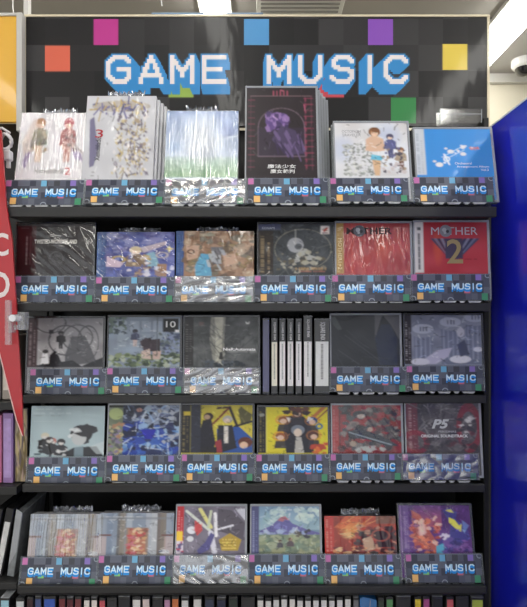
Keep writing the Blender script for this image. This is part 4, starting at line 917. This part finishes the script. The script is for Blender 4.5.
h = a.z - zb6; w_ = b_.x - a.x
rs = np.random.RandomState(2); V = []; Fs = []
MB().prism([(0, 0), (w_, 0), (w_, h * .96), (w_ * .6, h * .985), (w_ * .2, h * 1.0), (0, h * .985)], .002, .12).build('pouch', mat('blue_film', (46, 110, 170), .2, coat=1, bump=.4, bscale=60), t)
MB().prism([(w_ * .4, h * .5), (w_ * .43, h * .5), (w_ * .63, h * .97), (w_ * .6, h * .97)], .0, .002).build('crease', M['edge'], t)

# ------------------------------------------------------------------ left: red sign wedge, clip, cable, neighbouring rack
dR = .90
pts = [(-30, 110), (1, 130), (6, 205), (12, 240), (22, 400), (23, 436), (17, 420), (-2, 345), (-30, 240)]
V = [P(x, y, dR + (0.0 if x > 0 else -.0)) for x, y in pts]
t = tag(empty('red_sign', (V[0].x, dR, V[6].z)), 'red tapering sign at the left edge with white characters', 'sign')
o = t.location
MB().prism([(v.x - o.x, v.z - o.z) for v in V], 0, .004).build('board', mat('red_gloss', (176, 20, 30), .3, coat=.5, noise=.08, nscale=8), t)
def ribbon(pa, pb, w):
    a_, b_2 = P(*pa, dR), P(*pb, dR); return [(a_.x - o.x, a_.z - o.z), (b_2.x - o.x, b_2.z - o.z), (b_2.x - o.x - w, b_2.z - o.z), (a_.x - o.x - w, a_.z - o.z)]
MB().prism(ribbon((-2, 345), (17, 420), .0016), -.001, .005).prism(ribbon((17, 420), (23, 436), .0014), -.001, .005).build('edge_strip', mat('edge_strip', (226, 190, 186), .4), t)
text('C', t, P(-8, 0, dR).x - o.x, P(0, 256, dR).z - o.z, .029, .040, (226, 214, 214), bold=.02, rot=None, y=-.0006, name='character')
text('D', t, P(-8, 0, dR).x - o.x, P(0, 298, dR).z - o.z, .031, .046, (226, 214, 214), bold=.02, y=-.0006, name='character')
# clip
t = tag(empty('acrylic_clip', P(10, 345, .885)), 'clear acrylic clip gripping the red sign edge', 'clip')
clp = mat('clip_clear', (206, 206, 210), .15, coat=1, alpha=.25)
o = t.location
def pb(x0, y0, x1, y1, ya, yb, s, b=.001):
    a_, b_2 = P(x0, y1, .885), P(x1, y0, .885); s.box(a_.x - o.x, b_2.x - o.x, ya, yb, a_.z - o.z, b_2.z - o.z, b); return s
pb(4.5, 300, 10, 345, 0, .008, MB()).build('bar', clp, t)
s = pb(8, 315, 20, 322, -.003, .012, MB()); pb(9, 322, 13, 333, -.003, .012, s); pb(17, 312, 25, 330, .0, .016, s); pb(13, 325, 22, 330, 0, .014, s)
s.build('jaw', clp, t)
MB().tube([P(14, 318, .885) - o + Vector((0, -.006, 0)), P(14, 318, .885) - o + Vector((0, .016, 0))], .006, 14).build('screw', mat('screw_clear', (226, 226, 230), .2, coat=1), t)
# cable bundle and plug
t = tag(empty('cable_bundle', P(5, 150, .93)), 'bundle of white cable with a plug beside the first album', 'cable')
o = t.location; wc = mat('cable_white', (214, 214, 216), .35)
pts = []
for k in range(90):
    w = k * .42; r = 8 + 1.5 * math.sin(k * .9)
    pts.append(P(4 + r * math.cos(w) * .8, 141 + r * math.sin(w) * 1.1 + k * .03, .93) - o + Vector((0, .004 * math.sin(k * 1.3) - .002 + k * .00009, 0)))
MB().tube(pts, .0017, 6).build('loop', wc, t, True)
MB().tube([P(10, 133, .93) - o, P(2, 128, .93) - o, P(-8, 130, .93) - o], .0022, 8).build('lead', wc, t, True)
s = MB(); a_ = P(5, 161, .93) - o; b_2 = P(12, 151, .93) - o; s.box(a_.x, b_2.x, -.008, .006, a_.z, b_2.z, .002)
a_ = P(7, 168, .93) - o; s.box(a_.x, a_.x + .006, -.003, .002, a_.z, P(0, 161, .93).z - o.z)
s.build('plug', wc, t)
# neighbouring rack at the left: its own shelves and albums
NB = .99
side = tag(empty('side_rack', (-.6, NB + .2, 0)), 'black neighbouring shelf rack cut by the left edge', 'shelf rack')
def sp(o_): o_.parent = side; o_.matrix_parent_inverse = Matrix.Translation((.6, -(NB + .2), 0)); return o_
for (y0, y1, x1) in ((402, 410, 18), (487, 495, 18), (583, 589.5, 18)):
    a_ = P(-60, y0, NB - .02); b_2 = P(x1, y1, NB - .02)
    sp(MB().box(a_.x, -.463, NB - .02, NB + .19, b_2.z, a_.z, .001).build('shelf_board', M['metal']))
sp(MB().box(-.68, -.463, NB - .04, NB + .18, zb6 - .05, zb6).build('base_deck', M['metal']))
sp(MB().box(-.472, -.464, NB + .12, NB + .185, .02, H + .36, .001).build('upright', M['black']))
sp(MB().box(-.68, -.463, NB + .19, NB + .2, 0, H + .41).build('back_panel', M['black']))
def shelf_z(y): return P(0, y, NB - .02).z + .0006
grey = mat('case_grey', (92, 88, 84), .4, coat=.4); pur = mat('case_purple', (150, 118, 170), .35, coat=.5); pnk = mat('case_pink', (186, 110, 140), .35, coat=.5)
def side_case(x0, x1, yt, yb, body, lab, lcol, lpx, ang=0, nm='album_case', d=NB):
    a_ = P(x0, yb, d); b_2 = P(x1, yt, d); w = b_2.x - a_.x; h = b_2.z - shelf_z(yb)
    t = empty(nm, (a_.x, d, shelf_z(yb) + abs(math.sin(ang)) * w )); t.rotation_euler = (0, ang, 0)
    MB().box(.0003, w - .0003, 0, .11, 0, h, .001).build('shell', body, t)
    if lcol: MB().box(w * .18, w * .82, -.0008, 0, h * lpx[0], h * lpx[1]).build('spine_label', mat('side_label', lcol, .45, noise=.1, nscale=120), t)
    tag(t, lab, 'album case', 'albums on the neighbouring left rack'); return t
side_case(-9, 1, 333, 402, grey, 'grey spined case at the left edge beside the red sign', (190, 180, 170), (.1, .9))
side_case(2, 10.5, 336, 402, mat('case_cream', (150, 140, 130), .4, coat=.4), 'cream spined case between the grey one and red sign', (206, 196, 186), (.15, .95))
side_case(-8, 1.5, 415, 487, pnk, 'pink spined case at the left edge on the neighbouring rack', (206, 130, 160), (.1, .9))
side_case(2.5, 13, 413, 487, pur, 'lilac spined case beside the pink one', (176, 150, 200), (.08, .92))
a = Art(30, 50, (130, 116, 96)); a.cloud(40, 6); a.blobs(60, (0, 0, 1, 1), [(176, 150, 150), (110, 96, 60), (190, 170, 130), (90, 80, 90)], (.05, .14), .8)
a_ = P(14, 487, NB); b_2 = P(27, 408, NB)
t = tag(empty('album_case', (a_.x, NB + .003, shelf_z(487))), 'case with a mottled brown and pink cover right of the lilac spine', 'album case', 'albums on the neighbouring left rack')
w_ = b_2.x - a_.x; h = b_2.z - shelf_z(487)
# stands turned so that its cover looks towards the aisle
MB().box(0, w_, .001, .06, 0, h, .001).build('shell', M['tray'], t); link('cover_print', a.ink(w_ - .002, h - .004), M['flat'], t).location = (.001, 0, .002)
for x0, x1, lab, lc in ((-15, -8, 'leaning case with a pale spine at the left edge of the fifth shelf', (190, 190, 190)), (-5, 3.5, 'leaning black case with white spine label near the left edge', (206, 206, 206))):
    side_case(x0 - 2, x1 - 2, 508, 583, M['tray'], lab, lc, (.04, .8), math.radians(11))
t = side_case(6.5, 14, 512, 583, M['tray_grey'], 'leaning film-wrapped grey case touching the card stand of the creased album', None, None, math.radians(8))
w_ = P(14, 0, NB).x - P(6.5, 0, NB).x
MB().prism([(w_ * .1, .02), (w_ * .9, .05), (w_ * .9, .125), (w_ * .1, .13)], -.0012, -.0002).build('film_fold', M['edge'], t)
